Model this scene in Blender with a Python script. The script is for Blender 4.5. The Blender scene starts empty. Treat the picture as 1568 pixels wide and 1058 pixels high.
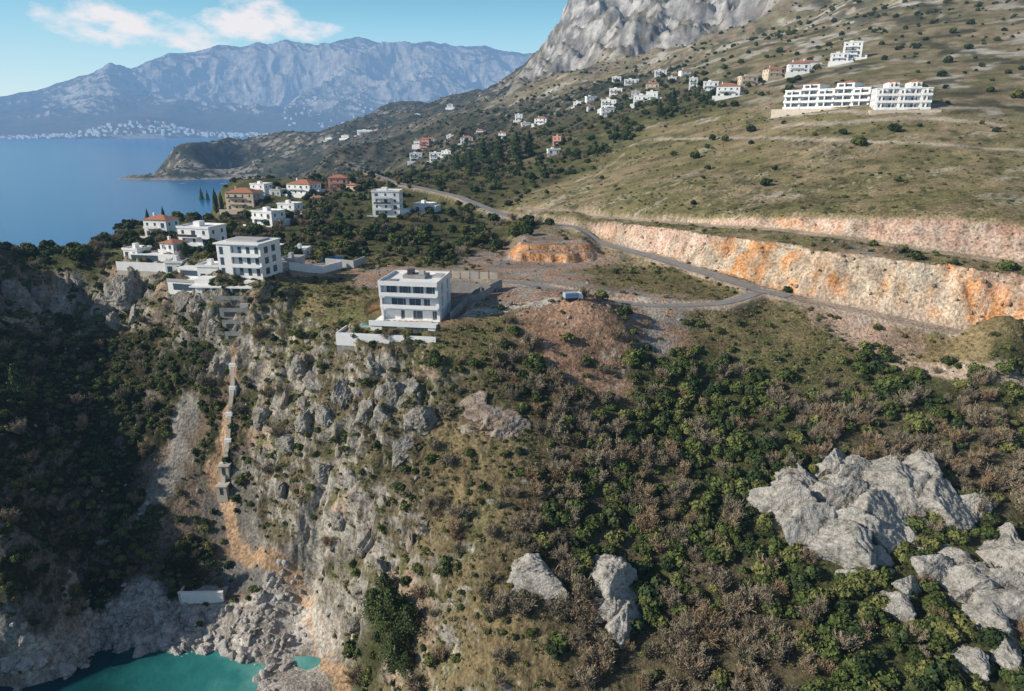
import bpy, math, numpy as np, time, bmesh
from mathutils import Vector, Matrix
T0=time.time()
rng=np.random.default_rng(7)
# Control points of the coast: image points below are (pixel column, pixel row, ground distance) seen from the
# camera at (0,0,110); pw() converts an image point to world metres.  The land is then built from the world points.
CP,SP=math.cos(math.radians(17.7)),math.sin(math.radians(17.7)); F=1045.
def pw(u,v,y):
    w=529-v; dy=F*CP+w*SP; dz=-F*SP+w*CP
    return ((u-784)*y/dy, y, 110+y*dz/dy)
P=[
(-200,1058,112),(0,500,190),(0,650,150),(0,800,126),(0,950,116),(0,1030,114),(60,1058,113),(120,560,190),(130,700,160),(140,820,143),(120,900,133),(130,980,124),(130,1040,117),
(250,560,185),(270,650,168),(260,740,155),(270,800,148),(260,870,140),(230,930,132),(250,990,124),(250,1035,118),(330,1040,117.5),(425,1058,110),(400,1015,119.5),(450,1030,116),(470,1058,110),
(370,530,180),(350,620,170),(350,700,160),(345,760,154),(380,850,142),(470,900,135),(400,930,131),(400,980,124),(510,990,122),(540,1058,110),
(400,452,190),(480,482,180),(560,530,163),(420,600,167),(450,700,151),(450,800,140),(500,560,165),(520,650,150),(530,760,136),(530,860,129),(560,960,115),
(600,600,152),(600,700,138),(600,800,126),(600,900,116),(600,1000,107),(610,1058,102),
(680,530,160),(700,650,142),(700,800,118),(700,950,102),(784,480,173),(784,550,158),(784,650,140),(784,750,124),(784,850,110),(784,950,98),(784,1058,88),
(890,462,175),(890,520,165),(960,485,174),(1000,540,166),(1000,620,150),(1000,700,135),(1000,800,118),(1000,900,104),(1000,1058,86),
(1100,500,175),(1250,480,180),(1250,550,165),(1250,650,143),(1250,750,124),(1250,850,108),(1250,950,95),(1250,1058,82),
(1400,520,168),(1568,560,160),(1568,700,132),(1568,850,108),(1568,1058,82),(1450,780,118),
(620,287,420),(760,330,335),(900,372,268),(1000,400,233),(1100,430,207),(1160,448,196),(1220,462,187),(1300,478,180),(1450,512,167),(1568,535,160),
(800,312,345),(900,330,292),(1000,341,257),(1100,350,232),(1200,362,212),(1300,376,198),(1400,392,186),(1500,408,177),(1600,425,170),
(1100,470,182),(1000,470,180),(900,440,195),
(0,420,215),(50,400,240),(0,385,270),(100,413,228),(100,390,262),(200,412,225),(200,350,330),(270,428,212),(250,370,270),(350,400,222),(320,440,197),(330,310,450),(430,400,235),(430,330,400),(430,285,600),(450,300,520),(520,290,560),(550,400,235),(550,350,300),(600,283,450),(700,350,308),(700,400,232),(800,400,235),(784,430,205),(900,420,212),(600,440,195),(480,430,205),
(100,480,219),(200,492,214),(20,470,205),(290,500,196),
(1300,300,240),(1300,230,300),(1300,172,360),(1300,100,520),(1300,50,700),(1300,0,950),(1568,300,215),(1568,200,300),(1568,100,440),(1568,0,700),(1000,300,290),(1000,250,370),(1000,200,470),(1000,160,580),(1000,120,800),(1000,92,1200),(1000,0,1650),(1150,250,320),(1150,180,430),(1150,120,600),(1150,60,1000),(1150,0,1300),
(784,300,390),(784,260,480),(784,220,650),(784,180,900),(784,150,1300),(792,128,1800),(835,95,1700),(850,55,1750),(882,0,1800),(900,240,450),(900,190,650),(900,140,1000),(880,100,1500),(950,40,1650),
(500,250,1100),(500,230,1500),(500,205,2200),(560,182,2400),(600,250,850),(600,220,1200),(600,200,1700),(610,162,2500),(700,250,620),(700,210,1000),(700,180,1500),(700,152,2300),(740,145,2300),
(262,225,1750),(300,219,1800),(350,221,1850),(430,210,2050),(400,240,1680),(300,245,1680),(440,268,1550),(480,262,1250),(350,262,1640),
]
W=[(-192,210,84),(-212,150,90),(-200,100,72),(-150,90,5),(-290,200,105),(-300,90,95),(-240,260,76),(-330,300,60),(-400,360,-10),  # includes an unseen left headland, added and raised to shade the gully
(0,50,8),(50,50,18),(120,50,30),(-60,70,-6),(-100,100,-6),(-100,50,-8),(-40,88,-1),(150,90,36),(200,140,52),(240,180,75),
(-245,300,30),(-250,350,-12),(-205,400,20),(-215,450,-12),(-250,600,-14),(-240,900,-14),(-200,700,-8),(-330,1300,-14),(-500,600,-14),(-600,1200,-14),(-700,1750,-14),(-900,2500,-14),
(-900,1800,-10),(-960,1950,-14),(-700,2500,-12),(-1500,2500,-14),(-870,1780,12),(-600,1450,-8),(-760,1500,-14),(-780,1560,-3),(-900,1650,-6),(-850,1690,2),(-480,1540,-1),(-500,1400,-10),(-560,1600,4),(-650,1610,3),
(-230,800,5),(-330,1000,-4),(-280,1000,30),(-360,1200,0),(-400,1350,-2),(-170,600,62),
(-700,2350,20),(-600,2700,40),(-500,3200,60),(-200,3000,150),(0,2300,120),(100,2600,60),(200,2600,200),(600,2500,600),(1500,2200,800),(400,1950,420),(1200,1500,480),(1000,1100,360),(0,3500,40),(600,3600,300),(-700,3800,-14),(-1400,3800,-14),(2500,3500,900)]
C=np.array([pw(*p) for p in P]+W)
def lp(x,y): return np.arctan2(x,y),np.log(np.hypot(x,y))
ct,cl=lp(C[:,0],C[:,1]); tv=(C[:,2]-110)/np.hypot(C[:,0],C[:,1])
cc=0.02
D=np.sqrt((ct[:,None]-ct)**2+(cl[:,None]-cl)**2)
A=np.sqrt(D*D+cc*cc); n=len(C)
M=np.zeros((n+1,n+1));M[:n,:n]=A;M[:n,n]=1;M[n,:n]=1
sol=np.linalg.solve(M+np.diag([1e-4]*n+[0]),np.append(tv,0))
def rbf(x,y):
    sh=np.shape(x);x=np.ravel(x);y=np.ravel(y)
    t,l=lp(x,y);o=np.zeros(len(x))
    for i in range(0,len(x),40000):
        d=(t[i:i+40000,None]-ct)**2+(l[i:i+40000,None]-cl)**2
        o[i:i+40000]=np.sqrt(d+cc*cc).astype(np.float32)@sol[:n].astype(np.float32)+sol[n]
    return (110+o*np.hypot(x,y)).reshape(sh)
ROAD=[pw(*p) for p in [(560,262,560),(600,278,450),(640,287,408),(700,300,375),(760,325,338),(900,367,270),(1000,393,236),(1100,424,208),(1160,443,197),(1220,457,188.5),(1300,473,181),(1450,505,169),(1568,528,161)]]
BR=[pw(*p) for p in [(1165,446,196),(1110,466,183),(1000,469,181),(930,462,184),(870,447,190),(800,432,200),(740,430,202)]]
TR=[pw(*p) for p in [(800,318,338),(900,330,295),(1000,338,262),(1100,346,238),(1200,352,222),(1300,364,208),(1400,380,196),(1500,394,187),(1600,410,178)]]
# ---------- noise
def _h(i,j,k,s):
    n=(i*374761393+j*668265263+k*1274126177+s*982451653)&0xffffffff
    n=((n^(n>>13))*1274126177)&0xffffffff
    return ((n^(n>>16))&0xffffff).astype(np.float32)/16777215.
def vn(x,y,z,s=0):
    xi=np.floor(x).astype(np.int64);yi=np.floor(y).astype(np.int64);zi=np.floor(z).astype(np.int64)
    fx=(x-xi).astype(np.float32);fy=(y-yi).astype(np.float32);fz=(z-zi).astype(np.float32)
    fx=fx*fx*(3-2*fx);fy=fy*fy*(3-2*fy);fz=fz*fz*(3-2*fz)
    def L(a,b,t): return a+(b-a)*t
    return L(L(L(_h(xi,yi,zi,s),_h(xi+1,yi,zi,s),fx),L(_h(xi,yi+1,zi,s),_h(xi+1,yi+1,zi,s),fx),fy),
             L(L(_h(xi,yi,zi+1,s),_h(xi+1,yi,zi+1,s),fx),L(_h(xi,yi+1,zi+1,s),_h(xi+1,yi+1,zi+1,s),fx),fy),fz)
def fbm(x,y,z,wl,o=4,s=0,ridge=False):
    t=0;a=1;tot=0;cr,sr=.8,.6
    for q in range(o):
        f=1/wl;v=vn(x*f+q*17.3,y*f-q*9.1,z*f+q*3.7,s+q)
        if ridge: v=1-abs(2*v-1)
        t=t+a*v;tot+=a;a*=.5;wl*=.47
        x,y=cr*x-sr*y,sr*x+cr*y
    return t/tot
def polyd(x,y,pl,sg=False):
    bd=np.full(np.shape(x),1e9);bz=np.zeros(np.shape(x));bs=np.zeros(np.shape(x))
    for a,b in zip(pl[:-1],pl[1:]):
        ax,ay=a[:2];bx,by=b[:2];az=a[2] if len(a)>2 else 0;bzz=b[2] if len(b)>2 else 0
        L=(bx-ax)**2+(by-ay)**2
        t=np.clip(((x-ax)*(bx-ax)+(y-ay)*(by-ay))/L,0,1)
        d=np.hypot(x-ax-t*(bx-ax),y-ay-t*(by-ay));z=az+t*(bzz-az)
        m=d<bd;bd=np.where(m,d,bd);bz=np.where(m,z,bz)
        if sg: bs=np.where(m,(bx-ax)*(y-ay)-(by-ay)*(x-ax),bs)
    return (bd,bz,bs) if sg else (bd,bz)
def sstep(a,b,x):
    t=np.clip((x-a)/(b-a),0,1);return t*t*(3-2*t)
def carve(z,x,y,pl,w,cut,fill):
    d,zr=polyd(x,y,pl);e=np.maximum(d-w,0)
    return np.clip(z,zr-e*fill,zr+e*cut)
PAD=[(-32,178,62.2),(-20,176,62.2)]
def wallzone(x,y):
    dR,zR,sR=polyd(x,y,ROAD,True);dT,zT,sT=polyd(x,y,TR,True)
    m=sstep(22,42,x)*(sR>0)*(sT<0)*(y<330)
    wv=vn(x/9.,y/9.,0*x,5)*2.6+vn(x/3.,y/3.,0*x,6)*1.
    return m,np.minimum(zR+np.maximum(dR-2.4-wv,0)*2.4,zT-dT*.09)
def H0(x,y):
    x=np.asarray(x,float);y=np.asarray(y,float)
    z=rbf(x,y)
    z=carve(z,x,y,TR,2.5,1.6,.9)
    m,zw=wallzone(x,y);z0=z*(1-m)+zw*m
    z=np.where(m>0,z0,z)
    z=carve(z,x,y,ROAD,3.4,2.4,.8)
    z=carve(z,x,y,BR,3.,1.2,.8)
    ed=(vn(x/8.,y/20.,0*x,71)-.5)*9+(vn(x/2.7,y/6.,0*x,72)-.5)*3
    z=z+(2.8*sstep(235.5,238.5,y+ed)+2.*sstep(241,243.5,y+ed*.6))*sstep(330,250,y)*sstep(-3,5,x+ed*.5)*sstep(34,25,x)
    z=z+2.6*np.exp(-((x-18)/8.)**2-((y-170)/4.5)**2)+1.6*np.exp(-((x-27)/6.)**2-((y-169)/4.)**2)
    z=carve(z,x,y,PAD,7,1.2,3.)
    return z
def hits(uvs):
    y=np.exp(np.linspace(math.log(80),math.log(4000),900))
    out=[]
    U=np.array(uvs,float);w=529-U[:,1:2];dy=F*CP+w*SP;x=(U[:,0:1]-784)*y/dy;z=110+y*(-F*SP+w*CP)/dy
    Y=np.broadcast_to(y,x.shape);h=H0(x,Y);
    for i in range(len(U)):
        k=np.where(h[i]>z[i])[0]
        k=k[0] if len(k) else 899
        k0=max(k-1,0);a=z[i,k0]-h[i,k0];b=h[i,k]-z[i,k];t=a/(a+b) if a+b>0 else 0
        out.append((x[i,k0]+t*(x[i,k]-x[i,k0]),y[k0]+t*(y[k]-y[k0]),h[i,k0]+t*(h[i,k]-h[i,k0])))
    return out
# ---------- cover
SE={'R':[(450,560),(420,640),(480,700),(560,600),(600,560),(650,600),(540,760),(430,760),(600,700),(620,780),(560,850),(520,520),(600,850),(640,620),(410,520),(440,830)],
'C':[(60,450),(130,440),(200,460),(300,480),(250,440),(330,500),(20,480),(340,560),(430,470)],
'N':[(60,550),(150,560),(220,540),(60,650),(130,700),(60,800),(150,780),(200,640),(250,590),(300,560),(40,880),(0,600),(0,750),(190,720),(200,820),(110,850),(100,930),(310,640),(240,800),(330,700),(40,960),(300,860),(170,900),(240,680)],
'V':[(272,680),(262,730),(300,820),(335,880),(380,890)],
'P':[(220,920),(180,970),(250,960),(330,980),(420,960),(450,1000),(350,1040),(450,1050),(90,1030),(60,1055),(420,925),(140,990)],
'S':[(650,900),(700,800),(700,700),(760,700),(620,1000),(750,950),(800,1040),(700,640),(740,630),(700,1040),(640,960)],
'B':[(850,600),(800,570),(900,720),(1000,750),(950,850),(1100,900),(1200,1000),(900,1000),(1050,1000),(1350,620),(1500,640),(1250,640),(850,800),(1500,720),(1200,750)],
'G':[(1000,560),(1030,640),(950,660),(1100,720),(1130,620),(1200,850),(1100,800),(1400,950),(1500,900),(1300,920),(1300,1040),(1500,1040),(1450,600),(1560,600),(1350,560),(600,960),(1180,680),(1500,820),(1000,900),(1080,560)],
'K':[(500,450),(450,430),(550,470),(720,510),(950,420),(1050,430),(1200,500),(1450,540),(1530,540),(1120,500),(600,400),(1250,540)],
'D':[(860,400),(830,405),(760,400),(820,420),(760,440),(700,470),(1300,500),(600,420),(1000,485),(450,410)],
'E':[(890,490),(900,520),(860,500),(930,510),(890,535)],
'M':[(900,300),(1000,300),(1200,300),(1400,300),(1568,330),(1100,250),(1300,240),(1500,250),(1000,240),(1500,200),(1300,200),(1150,200),(1050,200),(1000,350),(1150,350)],
'U':[(1300,100),(1500,100),(1300,50),(1500,30),(1200,120),(1150,60),(1568,150),(1250,20),(950,110),(900,130),(1050,90),(1400,10)],
'L':[(900,50),(950,30),(1000,30),(1050,40),(960,60),(860,80),(900,10),(1100,5)],
'T':[(600,370),(700,370),(650,330),(550,330),(450,360),(350,370),(250,340),(100,375),(50,390),(150,400),(500,310),(700,250),(800,230),(750,260),(900,200),(600,280),(1030,160),(680,390),(820,260)],
'F':[(500,240),(600,220),(700,200),(600,180),(700,160),(780,140),(800,170),(300,240),(400,230),(500,210),(400,250),(850,160)]}
ZN=list(SE);sd=[];zi=[]
for k,z in enumerate(ZN):
    sd+=SE[z];zi+=[k]*len(SE[z])
sp=np.array(hits(sd));st_,sl_=lp(sp[:,0],sp[:,1]);OH=np.eye(len(ZN),dtype=np.float32)[zi]
def cover(x,y):
    sh=x.shape;x=x.ravel();y=y.ravel();t,l=lp(x,y)
    t=t+(fbm(t*150,l*150,0*x,14,3,5)-.5)*.09;l=l+(fbm(t*150,l*150,0*x+9,14,3,8)-.5)*.09
    o=np.zeros((len(x),len(ZN)),np.float32)
    for i in range(0,len(x),40000):
        d=(t[i:i+40000,None]-st_)**2+(l[i:i+40000,None]-sl_)**2
        w=(1/(d+1e-5)**3).astype(np.float32);o[i:i+40000]=w@OH/w.sum(1,keepdims=True)
    return {z:o[:,k].reshape(sh) for k,z in enumerate(ZN)}
# ---------- terrain grid
th=np.radians(np.concatenate([np.arange(-68,-45,.6),np.arange(-45,45,.1),np.arange(45,68,.6)]))
lr=np.concatenate([np.arange(0,1.2,.0075),np.arange(1.2,2.1,.004),np.arange(2.1,2.85,.0085)])
rr=np.concatenate([np.arange(45,75,2),np.arange(75,260,.5),260*np.exp(lr)])
TH,RR=np.meshgrid(th,rr);X=RR*np.sin(TH);Y=RR*np.cos(TH)
Zb=rbf(X,Y);Z=H0(X,Y);cov=cover(X,Y)
def normals(X,Y,Z):
    a=np.stack([np.gradient(q,axis=0) for q in (X,Y,Z)],-1);b=np.stack([np.gradient(q,axis=1) for q in (X,Y,Z)],-1)
    n=np.cross(b,a);n/=np.linalg.norm(n,axis=-1,keepdims=True)+1e-9
    return np.where(n[...,2:]<0,-n,n)
N=normals(X,Y,Z)
dR,_=polyd(X,Y,ROAD);dB,_=polyd(X,Y,BR);dT,_=polyd(X,Y,TR);wm,_=wallzone(X,Y)
flat=np.minimum(np.minimum(sstep(3.5,5,dR),sstep(3,4.5,dB)),sstep(2.5,4,dT))
dP,_=polyd(X,Y,PAD);flat=np.minimum(flat,sstep(9,12,dP))
bs=1-N[...,2]
quarry=sstep(-6,0,X)*sstep(34,28,X)*sstep(230,234,Y)*sstep(254,246,Y)*sstep(.04,.15,bs)
cutm=np.maximum(np.maximum(sstep(.5,2.,Zb-Z)*sstep(.12,.35,bs),wm*sstep(.12,.3,bs)),quarry)*(RR<420)
rock=cov['R']*1.+cov['C']*1.3+cov['N']*.7+cov['S']*.5+cov['P']*.2+cov['G']*.12+cov['B']*.12+cov['E']*.25+cutm*.55
rock=rock*(1-.35*cutm)
rg=fbm(X,Y,Z*.5,11,5,3,True)+.6*fbm(X,Y,Z*.4,4,3,30,True)-.95
bl=np.floor(fbm(X,Y,Z*.6,7,3,60)*9)/9-.5
dn=rock*(rg*4.2+bl*2.4)*np.where(RR<330,1,.3)
dn+=(cov['K']+cov['M']+cov['T']+cov['B']+cov['G']+cov['S']+cov['V']*1.6)*(fbm(X,Y,Z,9,4,40)-.5)*1.3
lm=cov['L']*sstep(700,1100,RR)
strata=np.abs(((Z+.35*X+fbm(X,Y,Z,220,3,51)*160)/46)%1-.5)
dn2=lm*((fbm(X,Y,Z,300,7,50,True)-.6)*150+(fbm(X,Y,Z*.4,60,5,55,True)-.6)*70+strata*18)+(cov['U']+cov['F'])*sstep(400,1200,RR)*((fbm(X,Y,0*X,170,6,70,True)-.6)*42)
dn=dn*flat*sstep(-6,2,Z+3)
X2=X+N[...,0]*dn;Y2=Y+N[...,1]*dn;Z2=Z+N[...,2]*dn+dn2
N2=normals(X2,Y2,Z2);steep=1-N2[...,2]
def gridmesh(name,X,Y,Z):
    h,w=X.shape;me=bpy.data.meshes.new(name)
    co=np.stack([X,Y,Z],-1).reshape(-1,3).astype(np.float32)
    idx=np.arange(h*w).reshape(h,w)
    f=np.stack([idx[:-1,:-1],idx[:-1,1:],idx[1:,1:],idx[1:,:-1]],-1).reshape(-1,4)
    me.vertices.add(len(co));me.vertices.foreach_set('co',co.ravel())
    me.loops.add(f.size);me.loops.foreach_set('vertex_index',f.ravel().astype(np.int32))
    me.polygons.add(len(f));me.polygons.foreach_set('loop_start',np.arange(0,f.size,4,dtype=np.int32))
    me.update();me.validate()
    o=bpy.data.objects.new(name,me);bpy.context.collection.objects.link(o);return o
def mixc(a,b,t): return a+(b-a)*t[...,None]
c3=lambda *v:np.array(v,np.float32)
fb=sstep(280,500,RR);fb2=sstep(900,1500,RR)
def nn(wl,o,s):
    a=fbm(X,Y,Z,wl,o,s)*(1-fb)+fbm(X,Y,Z,wl*3.2,o,s+200)*fb
    return a*(1-fb2)+fbm(X,Y,Z,wl*9,o,s+300)*fb2
n1=nn(18,4,11);n2=nn(3.5,4,12);n3=nn(1.2,2,13);nst=fbm(X,Y,Z*4,10,4,14)
grass=mixc(c3(.22,.17,.09),c3(.135,.135,.055),sstep(.4,.6,n1*.5+n2*.5))
green=mixc(c3(.06,.068,.028),c3(.10,.10,.045),n2)
brown=mixc(c3(.155,.125,.08),c3(.09,.085,.045),n2)
rockc=mixc(c3(.17,.155,.135),c3(.39,.36,.31),sstep(.3,.7,n3*.5+nst*.5));rockc=mixc(rockc,c3(.39,.255,.155),sstep(.52,.68,n1)*.65)
strk=fbm(X,Y,Z*.35,3.,4,79)
orange=mixc(c3(.56,.28,.12),c3(.56,.45,.33),sstep(.40,.58,n1*.5+strk*.5));orange=mixc(orange,c3(.50,.34,.27),sstep(.48,.62,fbm(X,Y,Z,34,3,77)+.008*(Z-70))*.8)
orange=mixc(orange,c3(.27,.20,.14),sstep(.54,.66,n2*.5+strk*.5)*.75);orange=mixc(orange,c3(.58,.52,.43),sstep(.5,.6,nn(2.2,3,83))*.4)
orange=mixc(orange,c3(.52,.24,.10),quarry*sstep(.35,.55,n2)*.8)
peb=mixc(c3(.52,.48,.43),c3(.33,.29,.25),sstep(.35,.65,n2))
grav=mixc(c3(.19,.18,.165),c3(.24,.18,.13),sstep(.4,.6,n1))
lime=mixc(c3(.15,.145,.14),c3(.42,.40,.38),sstep(.35,.65,n2*.5+nst*.25+strata*.5))
add_=steep+.9*(n2-.5)+.5*(n1-.5)
rs=sstep(.36,.56,add_)
col=np.zeros(X.shape+(3,),np.float32)
def add(z,c):
    global col
    col+=cov[z][...,None]*c
scr=mixc(mixc(brown,c3(.12,.12,.055),sstep(.4,.6,n1)),c3(.26,.185,.12),sstep(.55,.7,n3*.5+n2*.5)*.6)
add('R',mixc(scr,rockc,rs));add('C',mixc(green,rockc*.85,sstep(.22,.42,add_)))
add('N',mixc(green*.5,rockc*.42,sstep(.42,.6,add_)));add('V',grav*.85);add('P',peb)  # gully zone: green and rock colours darkened to deepen its shade
add('S',mixc(mixc(grass,brown,n1),rockc,rs*.9));add('B',brown*.85);add('G',green*.9)
dd_=mixc(c3(.36,.235,.16),c3(.30,.265,.23),sstep(.4,.6,n2))
add('K',grass);add('D',dd_);add('T',mixc(green,grass,sstep(.5,.7,n2)))
add('E',mixc(mixc(c3(.34,.21,.14),c3(.20,.13,.085),sstep(.4,.6,n2)),c3(.38,.32,.26),sstep(.55,.65,n3*.5+n1*.5)))
mead=mixc(mixc(c3(.27,.215,.125),c3(.19,.17,.08),sstep(.38,.58,n1)),c3(.105,.105,.048),sstep(.53,.66,n2))
mead=mixc(mead,c3(.42,.37,.29),sstep(.60,.68,n3*.4+fbm(X*.6+Y*.4,Y*2.4-X,0*X,16,4,33)*.6)*.8);add('M',mead)
pat=fbm(X,Y*1.3,Z,55,6,34)
up=mixc(mixc(c3(.25,.20,.13),c3(.16,.145,.075),sstep(.42,.58,n2)),c3(.44,.41,.35),sstep(.52,.62,pat*.45+nn(5,3,95)*.55)*.85);up=mixc(up,c3(.06,.06,.035),sstep(.56,.63,nn(7,3,90))*.8);add('U',up)
add('L',mixc(lime,mixc(c3(.12,.11,.065),c3(.20,.175,.12),n1),np.clip(sstep(.38,.18,steep+(n2-.5)*.7)*.9,0,1)))
add('F',mixc(mixc(c3(.105,.09,.06),c3(.045,.05,.03),sstep(.40,.53,n2)),c3(.29,.26,.21),sstep(.58,.66,n3*.5+n1*.5)))
col=mixc(col,orange,np.clip(cutm*1.3,0,1))
PT={k:hits(v) for k,v in dict(
 o1=[(366,540),(356,600),(340,700),(320,720),(345,770),(362,840),(420,865),(460,895),(485,960),(500,1020),(530,1057)],
 o2=[(1240,470),(1290,510),(1350,545),(1450,570),(1568,590)],
 o3=[(1260,480),(1300,500),(1380,535)],
 t1=[(1190,195),(1300,188),(1420,180),(1530,192)],t2=[(1000,212),(1180,212),(1330,218),(1568,232)],t3=[(1430,165),(1520,166)],t4=[(1200,178),(1320,172),(1430,174)],
 t5=[(880,290),(960,232)],
 g1=[(270,940),(420,912),(480,935),(495,1000)],g2=[(150,832),(210,800),(225,770)],g3=[(95,945),(112,885)],g4=[(285,620),(275,690),(250,745)],
 l1=[(720,480),(780,470),(850,460)],l2=[(400,430),(520,410),(590,408)],l3=[(1020,160),(1160,140),(1190,190)]).items()}
def pathc(k,w,c,a=1.):
    global col
    d,_=polyd(X,Y,PT[k]);d=d+(n2-.5)*w*1.6+(n3-.5)*w*.8;col=mixc(col,c,sstep(w,w*.5,d)*a)
pathc('o1',1.7,c3(.42,.28,.17),.9);pathc('o2',2.5,c3(.42,.33,.25));pathc('o3',6,c3(.34,.24,.18),.8)
pathc('t1',3.6,c3(.44,.38,.29),.9);pathc('t2',3.2,c3(.44,.38,.29),.85);pathc('t3',4,c3(.40,.34,.25),.9);pathc('t4',4,c3(.46,.41,.33),.8)
pathc('t5',1.6,c3(.35,.28,.2),.6);pathc('g1',1.2,c3(.45,.41,.35));pathc('g2',.8,c3(.36,.33,.3));pathc('g3',.8,c3(.36,.33,.3));pathc('g4',4.,c3(.27,.25,.215),.9);pathc('l1',2,c3(.42,.38,.33));pathc('l2',3,c3(.4,.27,.19));pathc('l3',3,c3(.36,.3,.22),.5)
for d,w,c in((dT,2.4,c3(.44,.35,.26)),(dB,3.2,c3(.40,.32,.25)),(dR,4.,c3(.40,.32,.25))):
    col=mixc(col,c,sstep(w+1,w-.5,d+(n2-.5)*2)*.9)
col=mixc(col,c3(.40,.36,.30),sstep(5,1,Z2)*sstep(900,1400,RR)*.6)
ter=gridmesh('terrain',X2,Y2,Z2);me=ter.data
me.polygons.foreach_set('use_smooth',np.ones(len(me.polygons),bool))
ca=me.color_attributes.new('ground_cover','FLOAT_COLOR','POINT')
ca.data.foreach_set('color',np.concatenate([col.reshape(-1,3),np.ones((col.size//3,1),np.float32)],1).ravel())
# ---------- materials
def newmat(name):
    m=bpy.data.materials.new(name);m.use_nodes=True;nt=m.node_tree
    b=nt.nodes['Principled BSDF'];b.inputs['Specular IOR Level'].default_value=.2;b.inputs['Roughness'].default_value=.9
    return m,nt,b
def nd(nt,t,**kw):
    x=nt.nodes.new(t)
    for k,v in kw.items():
        if k in('operation','blend_type','data_type','attribute_name','noise_dimensions','feature','interpolation_type','attribute_type'): setattr(x,k,v)
        else: x.inputs[int(k[1:]) if k[0]=='i' and k[1:].isdigit() else k].default_value=v
    return x
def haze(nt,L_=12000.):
    """aerial perspective of the bay: painted on as blue emission, static, by world position"""
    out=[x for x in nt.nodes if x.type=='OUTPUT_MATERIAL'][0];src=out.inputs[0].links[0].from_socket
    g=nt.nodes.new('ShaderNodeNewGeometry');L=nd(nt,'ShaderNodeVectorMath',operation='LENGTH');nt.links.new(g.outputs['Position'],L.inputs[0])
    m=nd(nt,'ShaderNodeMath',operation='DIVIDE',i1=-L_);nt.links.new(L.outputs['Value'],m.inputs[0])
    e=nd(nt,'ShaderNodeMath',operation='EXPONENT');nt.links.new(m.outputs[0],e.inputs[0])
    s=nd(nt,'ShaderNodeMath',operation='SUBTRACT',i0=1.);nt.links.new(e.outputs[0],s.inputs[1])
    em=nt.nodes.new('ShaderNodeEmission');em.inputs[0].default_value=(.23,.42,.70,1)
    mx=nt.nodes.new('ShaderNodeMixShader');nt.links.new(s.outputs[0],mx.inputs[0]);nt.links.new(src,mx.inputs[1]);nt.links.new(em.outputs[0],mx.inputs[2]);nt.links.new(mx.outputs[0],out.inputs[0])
def noisemul(nt,colsock,b,scales=((.9,.5),(4,.4)),bump=.6,dist=.4,det=3.):
    g=nt.nodes.new('ShaderNodeNewGeometry');vs=g.outputs['Position']
    cur=colsock
    for sc,am in scales:
        nz=nd(nt,'ShaderNodeTexNoise',Scale=sc,Detail=det,Roughness=.65);nt.links.new(vs,nz.inputs['Vector'])
        mr=nd(nt,'ShaderNodeMapRange',i1=.3,i2=.7,i3=1-am,i4=1+am);nt.links.new(nz.outputs['Fac'],mr.inputs[0])
        mm=nd(nt,'ShaderNodeVectorMath',operation='SCALE');nt.links.new(cur,mm.inputs[0]);nt.links.new(mr.outputs[0],mm.inputs['Scale']);cur=mm.outputs[0]
    nt.links.new(cur,b.inputs['Base Color'])
    if bump:
        bp=nd(nt,'ShaderNodeBump',Strength=bump,Distance=dist);nt.links.new(nz.outputs['Fac'],bp.inputs['Height']);nt.links.new(bp.outputs[0],b.inputs['Normal'])
mt,nt,b=newmat('ground');b.inputs['Specular IOR Level'].default_value=.05
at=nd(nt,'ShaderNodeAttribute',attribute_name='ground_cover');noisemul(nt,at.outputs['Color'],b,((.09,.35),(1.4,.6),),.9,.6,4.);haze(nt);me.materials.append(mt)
def plain(name,c,r=.8,amt=.12,sc=.5,h=True,bump=0,spec=.2,metal=0):
    m,nt,b=newmat(name);b.inputs['Roughness'].default_value=r;b.inputs['Specular IOR Level'].default_value=spec;b.inputs['Metallic'].default_value=metal
    rgb=nt.nodes.new('ShaderNodeRGB');rgb.outputs[0].default_value=(*c,1);noisemul(nt,rgb.outputs[0],b,((sc,amt),),bump,.05)
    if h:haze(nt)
    return m
WHITE=plain('white_render',(.80,.79,.77),.7,.07);CREAM=plain('cream_render',(.62,.50,.37),.8,.08);GREYW=plain('grey_render',(.42,.42,.41),.8,.1)
CONC=plain('concrete',(.30,.29,.27),.85,.25,.6);GLASS=plain('window_glass',(.06,.09,.12),.12,.1,.3,spec=.6);TILE=plain('terracotta_tiles',(.40,.18,.11),.8,.25,1.5)
PINK=plain('pink_render',(.62,.33,.26),.8,.1);METAL=plain('dark_metal',(.06,.06,.065),.4,.1);ASPH=plain('asphalt',(.25,.24,.23),.85,.18,.4)
SLATE=plain('grey_roof',(.25,.24,.24),.8,.15);WOOD=plain('trunk_bark',(.10,.07,.05),.9,.2,3);BLUE=plain('pale_blue_paint',(.32,.42,.52),.5,.1);TEALG=plain('pool_water',(.05,.3,.42),.1,.1,spec=.5)
STONE=plain('stone_paving',(.52,.46,.38),.85,.15);BLUEW=plain('blue_hoarding',(.07,.17,.34),.6,.15)
def rockmat(name,a,m_,c_):
    mr_,nt,b=newmat(name);g=nt.nodes.new('ShaderNodeNewGeometry');nz=nd(nt,'ShaderNodeTexNoise',Scale=.45,Detail=7.,Roughness=.75);nt.links.new(g.outputs['Position'],nz.inputs['Vector'])
    cr=nt.nodes.new('ShaderNodeValToRGB');nt.links.new(nz.outputs['Fac'],cr.inputs[0]);e=cr.color_ramp.elements
    e[0].position=.36;e[0].color=(*a,1);e[1].position=.62;e[1].color=(*c_,1);q=e.new(.47);q.color=(*m_,1)
    noisemul(nt,cr.outputs[0],b,((3.,.35),),1.,.6,5.);haze(nt);return mr_
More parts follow.
